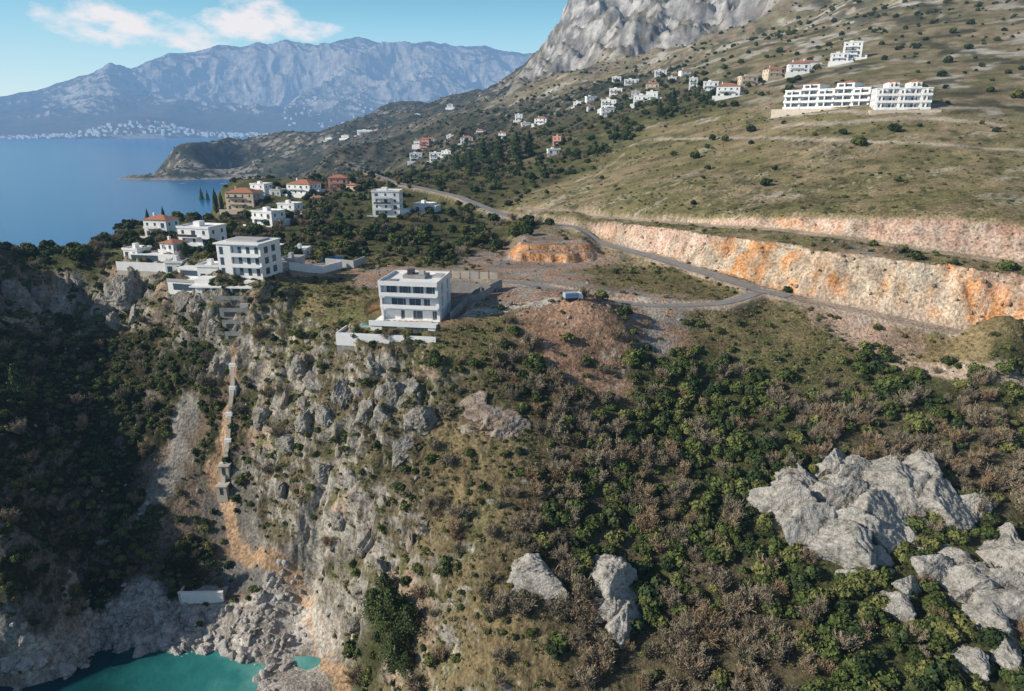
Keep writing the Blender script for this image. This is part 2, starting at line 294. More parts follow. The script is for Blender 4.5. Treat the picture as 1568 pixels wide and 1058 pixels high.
ROCKM=rockmat('limestone',(.12,.11,.085),(.30,.275,.235),(.47,.44,.39));WROCK=rockmat('warm_limestone',(.15,.115,.08),(.33,.25,.19),(.46,.41,.35));BOULD=rockmat('pale_boulder',(.18,.16,.14),(.46,.43,.39),(.66,.63,.59));PALER=rockmat('weathered_slab',(.15,.14,.11),(.42,.40,.36),(.56,.53,.48))
def leafmat(name,c1,c2,c3_=None):
    m,nt,b=newmat(name);b.inputs['Roughness'].default_value=.75;b.inputs['Specular IOR Level'].default_value=.08
    oi=nt.nodes.new('ShaderNodeObjectInfo');r=nt.nodes.new('ShaderNodeValToRGB');nt.links.new(oi.outputs['Random'],r.inputs[0]);e=r.color_ramp.elements
    e[0].color=(*c1,1);e[1].color=(*(c3_ or c2),1)
    if c3_: q=e.new(.5);q.color=(*c2,1)
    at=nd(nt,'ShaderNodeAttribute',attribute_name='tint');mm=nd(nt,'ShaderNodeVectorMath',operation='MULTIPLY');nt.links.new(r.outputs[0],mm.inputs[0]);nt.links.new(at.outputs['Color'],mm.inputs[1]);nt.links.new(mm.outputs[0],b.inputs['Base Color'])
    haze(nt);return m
LG=leafmat('green_foliage',(.05,.072,.022),(.09,.112,.035),(.145,.145,.05));LD=leafmat('dark_foliage',(.026,.044,.018),(.055,.072,.027));LB=leafmat('bare_twigs',(.20,.17,.12),(.31,.26,.185),(.29,.20,.115));LO=leafmat('olive_scrub',(.14,.135,.062),(.09,.10,.042),(.20,.17,.095));LGR=leafmat('dry_grass',(.30,.24,.13),(.21,.19,.09))
def rawmesh(name,V,Fc,mat,tint=None):
    me=bpy.data.meshes.new(name);V=np.asarray(V,np.float32);Fc=np.asarray(Fc,np.int32);k=Fc.shape[1]
    me.vertices.add(len(V));me.vertices.foreach_set('co',V.ravel());me.loops.add(Fc.size);me.loops.foreach_set('vertex_index',Fc.ravel())
    me.polygons.add(len(Fc));me.polygons.foreach_set('loop_start',np.arange(0,Fc.size,k,dtype=np.int32));me.update();me.validate()
    if tint is not None:
        ca=me.color_attributes.new('tint','FLOAT_COLOR','POINT');t=np.repeat(np.asarray(tint,np.float32),len(V)//len(tint))
        ca.data.foreach_set('color',np.stack([t,t,t,np.ones_like(t)],1).ravel())
    if mat:me.materials.append(mat)
    return me
def quads(cent,nrm,up,sx,sy):
    r=np.cross(nrm,up);r/=np.linalg.norm(r,axis=1,keepdims=True)+1e-6;u=np.cross(r,nrm)
    a=r*sx[:,None];b_=u*sy[:,None]
    V=np.stack([cent-a-b_,cent+a-b_,cent+a*.6+b_,cent-a*.6+b_],1).reshape(-1,3)
    return V,np.arange(len(V)).reshape(-1,4)
def unit(n,r): v=r.normal(size=(n,3));return v/np.linalg.norm(v,axis=1,keepdims=True)
def bush(name,mat,seed,nl=14,per=36,h=.8,leaf=.1,flat=1.,spread=.62):
    r=np.random.default_rng(seed);C_=[];Nn=[];t=[]
    for i in range(nl):
        d=unit(1,r)[0];d[2]=abs(d[2])*h*1.1-.05;c=d*spread*r.uniform(.5,1)+np.array([0,0,.35*h]);R=r.uniform(.25,.42)
        q=unit(per,r);q[:,2]=np.where(q[:,2]<-.3,-q[:,2],q[:,2]);pp=c+q*R*r.uniform(.75,1.1,(per,1))*np.array([1,1,flat]);C_.append(pp);Nn.append(q+r.normal(size=(per,3))*.45)
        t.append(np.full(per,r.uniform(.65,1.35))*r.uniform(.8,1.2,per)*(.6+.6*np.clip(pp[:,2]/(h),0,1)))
    C_=np.concatenate(C_);Nn=np.concatenate(Nn);Nn/=np.linalg.norm(Nn,axis=1,keepdims=True);t=np.concatenate(t)
    m=len(C_);V,Fc=quads(C_,Nn,unit(m,r),r.uniform(.6,1.2,m)*leaf,r.uniform(.6,1.2,m)*leaf)
    return rawmesh(name,V,Fc,mat,t)
def twig(name,mat,seed,n=620,h=1.3):
    r=np.random.default_rng(seed);nb=12
    az=r.uniform(0,6.28,nb);sp_=r.uniform(.1,.8,nb);tip=np.stack([np.cos(az)*sp_,np.sin(az)*sp_,(r.uniform(.75,1.1,nb)-.35*sp_)*h],1)
    k=r.integers(0,nb,n);f=r.uniform(.3,1,n)[:,None];base=tip[k]*f+r.normal(size=(n,3))*.07
    d=tip[k]/np.linalg.norm(tip[k],axis=1,keepdims=True)+r.normal(size=(n,3))*.45;d/=np.linalg.norm(d,axis=1,keepdims=True);L=r.uniform(.12,.32,n)
    c=base+d*L[:,None]*.5;nrm=np.cross(d,unit(n,r));nrm/=np.linalg.norm(nrm,axis=1,keepdims=True)
    V1,F1=quads(c,nrm,d,r.uniform(.01,.022,n),L*.6)
    lb=tip*.5;dl=tip/np.linalg.norm(tip,axis=1,keepdims=True);nn_=np.cross(dl,unit(nb,r));nn_/=np.linalg.norm(nn_,axis=1,keepdims=True)
    V2,F2=quads(lb,nn_,dl,np.full(nb,.025),np.linalg.norm(tip,axis=1)*.5)
    nf=300;k=r.integers(0,nb,nf);cf=tip[k]*r.uniform(.35,1.05,(nf,1))+r.normal(size=(nf,3))*.16
    V3,F3=quads(cf,unit(nf,r),unit(nf,r),r.uniform(.022,.045,nf),r.uniform(.022,.045,nf))
    V=np.concatenate([V1,V2,V3]);Fc=np.concatenate([F1,F2+len(V1),F3+len(V1)+len(V2)])
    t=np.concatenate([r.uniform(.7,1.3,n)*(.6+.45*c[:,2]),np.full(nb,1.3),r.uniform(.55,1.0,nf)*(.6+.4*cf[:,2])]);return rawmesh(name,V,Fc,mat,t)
def tuft(name,mat,seed,n=50):
    r=np.random.default_rng(seed);c=r.normal(size=(n,3))*[.45,.45,0]+[0,0,.12];d=unit(n,r)*.5+[0,0,1];V,Fc=quads(c,unit(n,r),d,r.uniform(.04,.1,n),r.uniform(.1,.22,n));return rawmesh(name,V,Fc,mat,r.uniform(.7,1.3,n))
def ico(sub):
    bm=bmesh.new();bmesh.ops.create_icosphere(bm,subdivisions=sub,radius=1);V=np.array([v.co for v in bm.verts]);Fc=np.array([[l.vert.index for l in f.loops] for f in bm.faces]);bm.free();return V,Fc
def rockmesh(name,mat,seed,sub=3,k=14,rough=.1,asp=(1,1,1)):
    r=np.random.default_rng(seed);V,Fc=ico(sub);pn=unit(k if sub>3 else 12,r);hh=r.uniform(.5,.95,k) if sub>3 else r.uniform(.42,.78,12)
    dt=V@pn.T;R=np.min(np.where(dt>.05,hh/np.maximum(dt,.05),9),axis=1);R=np.minimum(R,1.15 if sub>3 else 1.5);V=V*R[:,None]
    if sub>3:
        f=fbm(V[:,0]+seed*3,V[:,1],V[:,2],.55,5,seed,True);q=V@unit(1,r)[0]
        g_=np.abs((q*5+fbm(V[:,0],V[:,1]+seed,V[:,2],.5,3,seed+9)*2.5)%1-.5)
        g2=np.floor(fbm(V[:,0]+5,V[:,1]+seed,V[:,2],.4,3,seed+19)*7)/7
        V=V*(1+((f-.6)*.7+(g_-.25)*.22+(g2-.5)*.6)*rough*3)[:,None]
    else: V=V*(1+r.normal(size=(len(V),1))*.03)
    return rawmesh(name,V*np.array(asp),Fc,mat)
def coll(name,meshes):
    c=bpy.data.collections.new(name)
    for m in meshes:
        o=bpy.data.objects.new(m.name,m);c.objects.link(o)
    return c
def scatter(name,pts,sc,collection,tilt=.15):
    me=bpy.data.meshes.new(name);pts=np.asarray(pts,np.float32);me.vertices.add(len(pts));me.vertices.foreach_set('co',pts.ravel())
    a=me.attributes.new('sc','FLOAT','POINT');a.data.foreach_set('value',np.asarray(sc,np.float32))
    o=bpy.data.objects.new(name,me);bpy.context.collection.objects.link(o)
    ng=bpy.data.node_groups.new(name,'GeometryNodeTree');ng.interface.new_socket('Geometry',in_out='INPUT',socket_type='NodeSocketGeometry');ng.interface.new_socket('Geometry',in_out='OUTPUT',socket_type='NodeSocketGeometry')
    gi=ng.nodes.new('NodeGroupInput');go=ng.nodes.new('NodeGroupOutput');ci=ng.nodes.new('GeometryNodeCollectionInfo');ci.inputs['Collection'].default_value=collection;ci.inputs['Separate Children'].default_value=True;ci.inputs['Reset Children'].default_value=True
    ip=ng.nodes.new('GeometryNodeInstanceOnPoints');ip.inputs['Pick Instance'].default_value=True
    rv=ng.nodes.new('FunctionNodeRandomValue');rv.data_type='FLOAT_VECTOR';rv.inputs[0].default_value=(-tilt,-tilt,0);rv.inputs[1].default_value=(tilt,tilt,6.283)
    na=ng.nodes.new('GeometryNodeInputNamedAttribute');na.data_type='FLOAT';na.inputs['Name'].default_value='sc'
    ri=ng.nodes.new('FunctionNodeRandomValue');ri.data_type='INT';ri.inputs[4].default_value=0;ri.inputs[5].default_value=max(len(collection.objects)-1,0);ri.inputs['Seed'].default_value=3
    l=ng.links.new;l(gi.outputs[0],ip.inputs['Points']);l(ci.outputs[0],ip.inputs['Instance']);l(ri.outputs[2],ip.inputs['Instance Index']);l(rv.outputs[0],ip.inputs['Rotation']);l(na.outputs['Attribute'],ip.inputs['Scale']);l(ip.outputs[0],go.inputs[0])
    mo=o.modifiers.new('scatter','NODES');mo.node_group=ng;return o
cx=(X2[:-1,:-1]+X2[1:,1:])/2;cy=(Y2[:-1,:-1]+Y2[1:,1:])/2;cz=(Z2[:-1,:-1]+Z2[1:,1:])/2
area=np.abs((TH[:-1,1:]-TH[:-1,:-1]))*RR[:-1,:-1]*(RR[1:,1:]-RR[:-1,:-1])
cl_=lambda a:a[:-1,:-1]
okm=cl_(flat)*(1-np.clip(cl_(cutm)*1.5,0,.98))*(cz>1.)*(np.abs(cl_(TH))<math.radians(52))
for key,w0,w1 in(('o1',1,2.2),('g4',3,5)):
    dO,_=polyd(cx,cy,PT[key]);okm=okm*sstep(w0,w1,dO)
O1=[(1205,775,34),(1240,805,40),(1280,845,38),(1230,735,24),(1278,712,22),(1335,800,40),(1350,735,34),(1390,765,36),(1325,850,26),(1435,770,34),(1400,730,28),(1465,795,20),(1290,765,28),(1300,815,30),(1200,750,22),(1360,780,30),(1310,725,24),(1255,765,24)]
O2=[(1550,870,44),(1562,930,42),(1500,950,28),(1540,1000,24),(1475,905,28),(1430,875,26),(1365,935,22),(1390,900,22),(1480,1015,22),(1530,900,28),(1460,860,20),(1540,830,24)]
O3=[(808,880,26,1.2),(835,898,26,1.3),(822,890,22),(855,912,16)];O4=[(930,895,32),(955,955,28),(925,880,24),(945,925,26)];O5=[(745,635,28,1.2),(775,655,24),(725,618,18),(758,645,24)]
L_=O1+O2+O3+O4+O5
for (hx,hy,hz),a in zip(hits([(q[0],q[1]) for q in L_]),L_):
    R=a[2]*math.sqrt(hx*hx+hy*hy+(hz-110)**2)/1045;i0,i1=np.searchsorted(rr,math.hypot(hx,hy)-9),np.searchsorted(rr,math.hypot(hx,hy)+9);sl=slice(i0,i1)
    dd=np.hypot(cx[sl]-hx,cy[sl]-hy);okm[sl]*=.12+.88*sstep(R*.8,R*1.25,dd)
clump=sstep(.35,.65,cl_(n1))
def samp(dens,s0,s1,sink=.1,power=1.,mask=None):
    lam=np.clip(dens*area*(okm if mask is None else mask),0,50);k=rng.poisson(lam);ii=np.repeat(np.arange(k.size),k.ravel())
    i,j=np.unravel_index(ii,cx.shape);a=rng.uniform(size=len(ii));c=rng.uniform(size=len(ii))
    def bi(Q): return (Q[i,j]*(1-a)*(1-c)+Q[i+1,j]*a*(1-c)+Q[i,j+1]*(1-a)*c+Q[i+1,j+1]*a*c)
    p=np.stack([bi(X2),bi(Y2),bi(Z2)],1);s=s0+(s1-s0)*rng.uniform(size=len(ii))**power
    p[:,2]-=sink*s
    return p,s
near=sstep(330,240,cl_(RR));mid=sstep(240,330,cl_(RR))*sstep(1400,900,cl_(RR));c=lambda z:cl_(cov[z])
st=cl_(steep);gent=sstep(.65,.3,st);rsm=1-cl_(rs)*.8
greens=coll('green_shrubs',[bush('shrub_a',LG,1,16,34),bush('shrub_b',LG,2,20,28),bush('shrub_c',LD,3,16,34),bush('shrub_d',LG,4,12,40,.6)])
browns=coll('bare_shrubs',[twig('bare_a',LB,5),twig('bare_b',LB,6),twig('bare_c',LB,7,640,1.1)])
olives=coll('scrub_plants',[bush('scrub_a',LO,8,9,26,.5,.12),bush('scrub_b',LO,9,7,30,.45,.13),bush('scrub_c',LG,10,8,26,.5,.13)])
trees=coll('belt_trees',[bush('tree_crown_a',LD,11,18,36,1.1,.11),bush('tree_crown_b',LG,12,18,36,1.2,.11),bush('tree_crown_c',LD,13,18,36,1.,.11)])
grasses=coll('grass_tufts',[tuft('tuft_a',LGR,14),tuft('tuft_b',LGR,15)])
rocks=coll('loose_rocks',[rockmesh('stone_a',ROCKM,21),rockmesh('stone_b',ROCKM,22,asp=(1,.7,.8)),rockmesh('stone_c',WROCK,23,asp=(.8,1,1.3))])
shoreR=coll('shore_rocks',[rockmesh('shore_stone_a',BOULD,24,asp=(1.1,.8,.8)),rockmesh('shore_stone_b',BOULD,25,asp=(1,.6,.8)),rockmesh('shore_stone_c',BOULD,26,asp=(.7,1,1.2)),rockmesh('shore_stone_d',BOULD,27,asp=(1.3,.9,.6))])
crags=coll('crag_rocks',[rockmesh('crag_a',ROCKM,31,5,9,.16,(.6,.45,1.3)),rockmesh('crag_b',WROCK,32,5,8,.16,(.7,.5,1.5)),rockmesh('crag_c',ROCKM,33,5,11,.16,(1,.6,.8))])
pk=.35+1.3*clump
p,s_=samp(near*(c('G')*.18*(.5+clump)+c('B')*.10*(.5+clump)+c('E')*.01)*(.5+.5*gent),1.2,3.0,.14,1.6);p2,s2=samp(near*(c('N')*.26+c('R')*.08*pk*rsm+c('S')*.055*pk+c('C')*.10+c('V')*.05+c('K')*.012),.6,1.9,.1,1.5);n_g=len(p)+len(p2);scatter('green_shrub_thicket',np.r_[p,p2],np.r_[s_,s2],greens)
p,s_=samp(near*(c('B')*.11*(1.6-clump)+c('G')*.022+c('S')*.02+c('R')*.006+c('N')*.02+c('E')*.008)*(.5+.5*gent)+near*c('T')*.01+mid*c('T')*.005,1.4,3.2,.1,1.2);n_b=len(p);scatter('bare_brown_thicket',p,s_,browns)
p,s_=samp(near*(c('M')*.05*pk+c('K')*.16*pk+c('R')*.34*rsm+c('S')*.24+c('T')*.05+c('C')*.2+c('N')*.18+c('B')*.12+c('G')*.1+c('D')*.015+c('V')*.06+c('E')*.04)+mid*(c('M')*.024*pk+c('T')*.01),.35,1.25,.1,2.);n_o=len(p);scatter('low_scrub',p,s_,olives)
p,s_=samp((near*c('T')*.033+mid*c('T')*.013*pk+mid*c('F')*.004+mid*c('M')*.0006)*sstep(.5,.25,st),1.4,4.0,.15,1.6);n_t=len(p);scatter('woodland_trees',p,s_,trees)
fr=sstep(900,1200,cl_(RR))*sstep(2600,2000,cl_(RR));p,s_=samp(fr*(c('F')*.0018+c('U')*.0006)+sstep(350,600,cl_(RR))*c('U')*.0022,1.2,4.2,.2,2.);scatter('distant_hill_woodland',p,s_,trees)
p,s_=samp(near*(c('K')*.4+c('M')*.15+c('S')*.25+c('R')*.25),.4,1.1,.0);n_gr=len(p);scatter('dry_grass_tufts',p,s_,grasses)
p,s_=samp(near*(c('V')*.04+c('R')*.03+c('D')*.03+c('S')*.015+c('N')*.015+c('E')*.09),.2,1.0,.0,3.);n_r=len(p);scatter('loose_slope_rocks',p,s_,rocks,1.5)
shb=sstep(-44,-54,cl_(X))
p,s_=samp(near*c('P')*(.12+.9*(cl_(Y)<137))*(.06+.94*shb),.25,2.1,.15,3.2,(cz>-.8)*1.);n_r2=len(p);scatter('beach_rubble_rocks',p,s_,shoreR,1.5)
p,s_=samp(near*(c('R')*.03*cl_(rs)+c('C')*.025*cl_(rs)+c('S')*.005*cl_(rs)),.6,2.6,.05,1.8);n_c=len(p);scatter('cliff_crag_rocks',p,s_,crags,.3)
wz=cl_(cutm)*(cl_(RR)<330);p,s_=samp(wz*.2,.2,.9,.1,2.,cl_(flat)*1.);scatter('road_cut_rocks',p,s_,coll('cut_rocks',[rockmesh('cut_stone_a',WROCK,28),rockmesh('cut_stone_b',WROCK,29,asp=(1,.7,.8))]),1.5)
print('scatter',n_g,n_b,n_o,n_t,n_gr,n_r,n_c,time.time()-T0)
# ---------- outcrops
bigr=[rockmesh('boulder_%d'%i,(PALER if i!=2 else WROCK),41+i,6,11,.13) for i in range(5)]
def outcrop(lst,name='limestone_outcrop',mat=None,sat=2,flatz=.8,grow=1.,sink=.1):
    hs=hits([(a[0],a[1]) for a in lst]);c0=np.mean(hs,axis=0);e=bpy.data.objects.new(name,None);bpy.context.collection.objects.link(e);e.location=c0;q=0
    for k,(h,a) in enumerate(zip(hs,lst)):
        R0=grow*a[2]*np.linalg.norm(np.array(h)-[0,0,110])/1045
        for t in range(1+sat):
            R=R0 if t==0 else R0*rng.uniform(.25,.5);q+=1
            x,y=h[0],h[1]
            if t: an=rng.uniform(0,6.28);x+=R0*1.*math.cos(an);y+=R0*.9*math.sin(an)
            z=float(H0(np.array([x]),np.array([y]))[0])
            o=bpy.data.objects.new('rock_%d'%q,bigr[2] if mat else bigr[(0,1,3,4)[(q*7+len(lst))%4]]);bpy.context.collection.objects.link(o);o.parent=e
            o.location=Vector((x,y,z-R*sink))-Vector(c0);asp=a[3] if len(a)>3 else 1
            o.scale=(R*1.2*asp,R*.95,R*flatz*rng.uniform(.8,1.2));o.rotation_euler=(rng.uniform(-.5,.1),rng.uniform(.1,.5),rng.uniform(-.8,.8))
outcrop(O1,sat=2,flatz=.9,grow=1.2);outcrop(O2,sat=1,grow=1.1);outcrop(O3,flatz=.8,sat=1,grow=1.15);outcrop(O4,flatz=1.,sat=1,grow=1.15);outcrop(O5,mat=1,flatz=.9,sat=1,grow=1.2)
bigr=[rockmesh('crag_boulder_%d'%i,(ROCKM if i!=2 else WROCK),61+i,6,10,.16) for i in range(5)]
outcrop([(600,600,18),(560,635,20),(485,590,20),(470,650,16),(645,640,20),(620,690,16),(545,735,14),(655,810,13),(440,680,14),(530,600,16),(590,640,16),(500,640,16),(495,720,14),(630,600,16),(570,560,13),(460,560,14),(400,640,12),(560,820,12),(590,770,12),(520,800,12)],'cliff_outcrop',flatz=1.4,sink=.2)
outcrop([(190,450,20),(210,490,16),(165,470,14),(180,500,12),(20,450,14),(60,455,14),(120,435,10),(310,480,16),(330,500,12),(285,460,14),(240,430,10),(40,470,12)],'cliff_outcrop',flatz=1.4,sink=.2)
bigr=[rockmesh('shore_boulder_%d'%i,BOULD,51+i,5,8,.16) for i in range(5)]
outcrop([(230,975,15),(260,960,14),(290,975,15),(320,960,12),(200,985,14),(215,1000,12),(270,995,12),(340,985,12),(130,1030,15),(40,1015,14),(60,1005,11),(160,1000,9),(205,1052,16),(300,950,12),(350,1000,10),(245,940,12),(180,1005,10),(310,1000,11),(100,1020,10),(10,1010,10)],'shore_boulders')
# ---------- sea
bpy.ops.mesh.primitive_grid_add(x_subdivisions=4,y_subdivisions=4,size=60000,location=(0,20000,0));sea=bpy.context.object;sea.name='sea'
m,nt,b=newmat('sea_water');b.inputs['Roughness'].default_value=.2;b.inputs['Specular IOR Level'].default_value=.25
g=nt.nodes.new('ShaderNodeNewGeometry');
dist=nd(nt,'ShaderNodeVectorMath',operation='DISTANCE');dist.inputs[1].default_value=(-48,119,0);nt.links.new(g.outputs['Position'],dist.inputs[0])
nz=nd(nt,'ShaderNodeTexNoise',Scale=.15,Detail=5.);nt.links.new(g.outputs['Position'],nz.inputs['Vector'])
ad=nd(nt,'ShaderNodeMath',operation='MULTIPLY_ADD',i1=26.);nt.links.new(nz.outputs['Fac'],ad.inputs[0]);nt.links.new(dist.outputs['Value'],ad.inputs[2])
mr=nd(nt,'ShaderNodeMapRange',i1=14.,i2=160.);nt.links.new(ad.outputs[0],mr.inputs[0])
cr=nt.nodes.new('ShaderNodeValToRGB');nt.links.new(mr.outputs[0],cr.inputs[0]);e=cr.color_ramp.elements
e[0].position=0;e[0].color=(.16,.40,.36,1);e[1].position=1;e[1].color=(.008,.13,.33,1);q=e.new(.1);q.color=(.03,.20,.19,1);q=e.new(.26);q.color=(.006,.055,.06,1)
nt.links.new(cr.outputs[0],b.inputs['Base Color'])
n2_=nd(nt,'ShaderNodeTexNoise',Scale=.5,Detail=6.,Roughness=.6);nt.links.new(g.outputs['Position'],n2_.inputs['Vector']);bp=nd(nt,'ShaderNodeBump',Strength=.4,Distance=.5);nt.links.new(n2_.outputs['Fac'],bp.inputs['Height']);nt.links.new(bp.outputs[0],b.inputs['Normal'])
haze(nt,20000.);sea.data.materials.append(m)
# ---------- far mountains
ft=np.radians(np.arange(-62,30,.06));fr_=np.concatenate([np.linspace(8600,14500,210),np.linspace(14700,19000,20)])
FT,FR=np.meshgrid(ft,fr_)
prof=[(-600,178),(-200,172),(0,157),(60,142),(120,122),(165,112),(200,118),(235,98),(262,88),(300,90),(330,84),(370,82),(400,76),(450,70),(500,76),(560,68),(600,72),(630,68),(660,64),(700,66),(740,58),(780,64),(830,70),(900,62),(1300,60)]
pa=[math.atan((u-784)/1126) for u,v in prof];pt_=[(-317.7+(529-v)*.9527)/math.hypot(u-784,995.6+(529-v)*.304) for u,v in prof]
T_=np.interp(FT,pa,pt_);S_=np.interp(FR,[8600,8800,9300,10500,11800,12800,13300,14500,19000],[-.03,.004,.03,.26,.58,.9,1,.8,.3])
fx=FR*np.sin(FT);fy=FR*np.cos(FT)
rd=fbm(fx,fy,0*fx,2200,8,90,True)
amp=1400*(.45+.55*sstep(-.62,-.35,FT))
fz=(110+T_*13300)*S_+(rd-.66)*amp*np.clip(S_*1.7,0,1)*sstep(8700,9800,FR)*(1-.6*sstep(12300,13300,FR))
fz+=170*np.exp(-((fx+4300)/500)**2-((fy-8300)/500)**2)
fz=np.where(FR<8750,np.minimum(fz,-5),fz)
fm=gridmesh('far_mountains',fx,fy,fz);fm.data.polygons.foreach_set('use_smooth',np.ones(len(fm.data.polygons),bool))
Nf=normals(fx,fy,fz);q=fbm(fx,fy,fz,500,5,99);fc=mixc(c3(.06,.055,.04),c3(.36,.32,.28),sstep(.42,.62,q*.6+.5*sstep(.02,.25,1-Nf[...,2])+.12*S_-.1))
ca=fm.data.color_attributes.new('ground_cover','FLOAT_COLOR','POINT');ca.data.foreach_set('color',np.concatenate([fc.reshape(-1,3),np.ones((fc.size//3,1),np.float32)],1).ravel())
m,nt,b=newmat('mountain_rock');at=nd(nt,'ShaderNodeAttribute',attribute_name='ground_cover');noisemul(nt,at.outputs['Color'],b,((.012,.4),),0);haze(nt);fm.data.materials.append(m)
# ---------- mesh builder
class MB:
    def __init__(s): s.v=[];s.f=[];s.m=[];s.mats=[]
    def mi(s,m):
        if m not in s.mats:s.mats.append(m)
        return s.mats.index(m)
    def box(s,x0,x1,y0,y1,z0,z1,m):
        k=len(s.v);s.v+=[(x0,y0,z0),(x1,y0,z0),(x1,y1,z0),(x0,y1,z0),(x0,y0,z1),(x1,y0,z1),(x1,y1,z1),(x0,y1,z1)]
        s.f+=[[k+a for a in q] for q in((0,3,2,1),(4,5,6,7),(0,1,5,4),(1,2,6,5),(2,3,7,6),(3,0,4,7))];s.m+=[s.mi(m)]*6
    def poly(s,pts,faces,m):
        k=len(s.v);s.v+=pts;s.f+=[[k+a for a in q] for q in faces];s.m+=[s.mi(m)]*len(faces)
    def hip(s,x0,x1,y0,y1,z,h,m,o=.5):
        x0-=o;x1+=o;y0-=o;y1+=o;w=x1-x0;d=y1-y0;i=min(w,d)/2
        if w>=d:r=[(x0+i,(y0+y1)/2,z+h),(x1-i,(y0+y1)/2,z+h)];fs=[(0,1,5,4),(1,2,5),(2,3,4,5),(3,0,4)]
        else:r=[((x0+x1)/2,y0+i,z+h),((x0+x1)/2,y1-i,z+h)];fs=[(0,1,4),(1,2,5,4),(2,3,5),(3,0,4,5)]
        s.poly([(x0,y0,z),(x1,y0,z),(x1,y1,z),(x0,y1,z)]+r,fs+[(3,2,1,0)],m)
    def obj(s,name,loc,rz=0):
        me=bpy.data.meshes.new(name);me.from_pydata(s.v,[],s.f);[me.materials.append(m) for m in s.mats];me.polygons.foreach_set('material_index',s.m);me.update()
        o=bpy.data.objects.new(name,me);bpy.context.collection.objects.link(o);o.location=loc;o.rotation_euler=(0,0,rz);return o
def house(name,x,y,rz,w,d,fl,roof='hip',wall=None,fh=3.,z=None,rm=None,balc=True):
    wall=wall or WHITE;b=MB();h=fl*fh;x0,x1,y0,y1=-w/2,w/2,-d/2,d/2
    b.box(x0,x1,y0,y1,-6,h,wall)
    nw=max(2,int(w/3.6));ns=max(1,int(d/3.8))
    for f in range(fl):
        zb=f*fh+.9
        for i in range(nw):
            xc=x0+(i+.5)*w/nw;ww=.5 if (i+f)%3 else .8;dn_=.0 if (i+f)%3 else .7
            for sy,yy in((-1,y0),(1,y1)):
                b.box(xc-ww,xc+ww,min(yy,yy+sy*.03),max(yy,yy+sy*.03),zb-dn_,zb+1.3,GLASS)
                b.box(xc-ww-.1,xc+ww+.1,min(yy,yy+sy*.16),max(yy,yy+sy*.16),zb-dn_-.14,zb-dn_-.003,wall)
        for i in range(ns):
            yc=y0+(i+.5)*d/ns
            for sx,xx in((-1,x0),(1,x1)):
                b.box(min(xx,xx+sx*.03),max(xx,xx+sx*.03),yc-.5,yc+.5,zb,zb+1.3,GLASS)
        if balc and f>0:
            b.box(x0+w*.08,x1-w*.3,y0-1.5,y0-.003,f*fh-.12,f*fh+.1,wall);b.box(x0+w*.08,x1-w*.3,y0-1.5,y0-1.42,f*fh+.103,f*fh+.95,wall if f%2 else METAL)
    if roof=='hip': b.hip(x0,x1,y0,y1,h+.003,min(w,d)*.2,rm or TILE);b.box(x0+w*.2,x0+w*.2+.7,-.4,.4,h+.3,h+min(w,d)*.2+.8,wall)
    else:
        b.box(x0-.25,x1+.25,y0-.25,y1+.25,h+.003,h+.25,wall)
        for a in((x0-.25,x1+.25,y0-.25,y0-.05),(x0-.25,x1+.25,y1+.05,y1+.25),(x0-.25,x0-.05,y0-.047,y1+.047),(x1+.05,x1+.25,y0-.047,y1+.047)): b.box(*a,h+.253,h+.75,wall)
        b.box(x0+w*.3,x0+w*.5,y0+d*.4,y0+d*.7,h+.253,h+1.9,wall)
    if w>8: b.box(x1+.003,x1+w*.3,y0+d*.2,y1-d*.1,-5,fh*.9,wall);b.box(x0-w*.15,x1+w*.3,y0-4,y0-.01,-6,-.3,STONE);b.box(x0-w*.15,x1+w*.3,y0-4.1,y0-4.003,-6,.5,wall)
    z=float(H0(np.array([x]),np.array([y]))[0]) if z is None else z
    return b.obj(name,(x,y,z),rz)
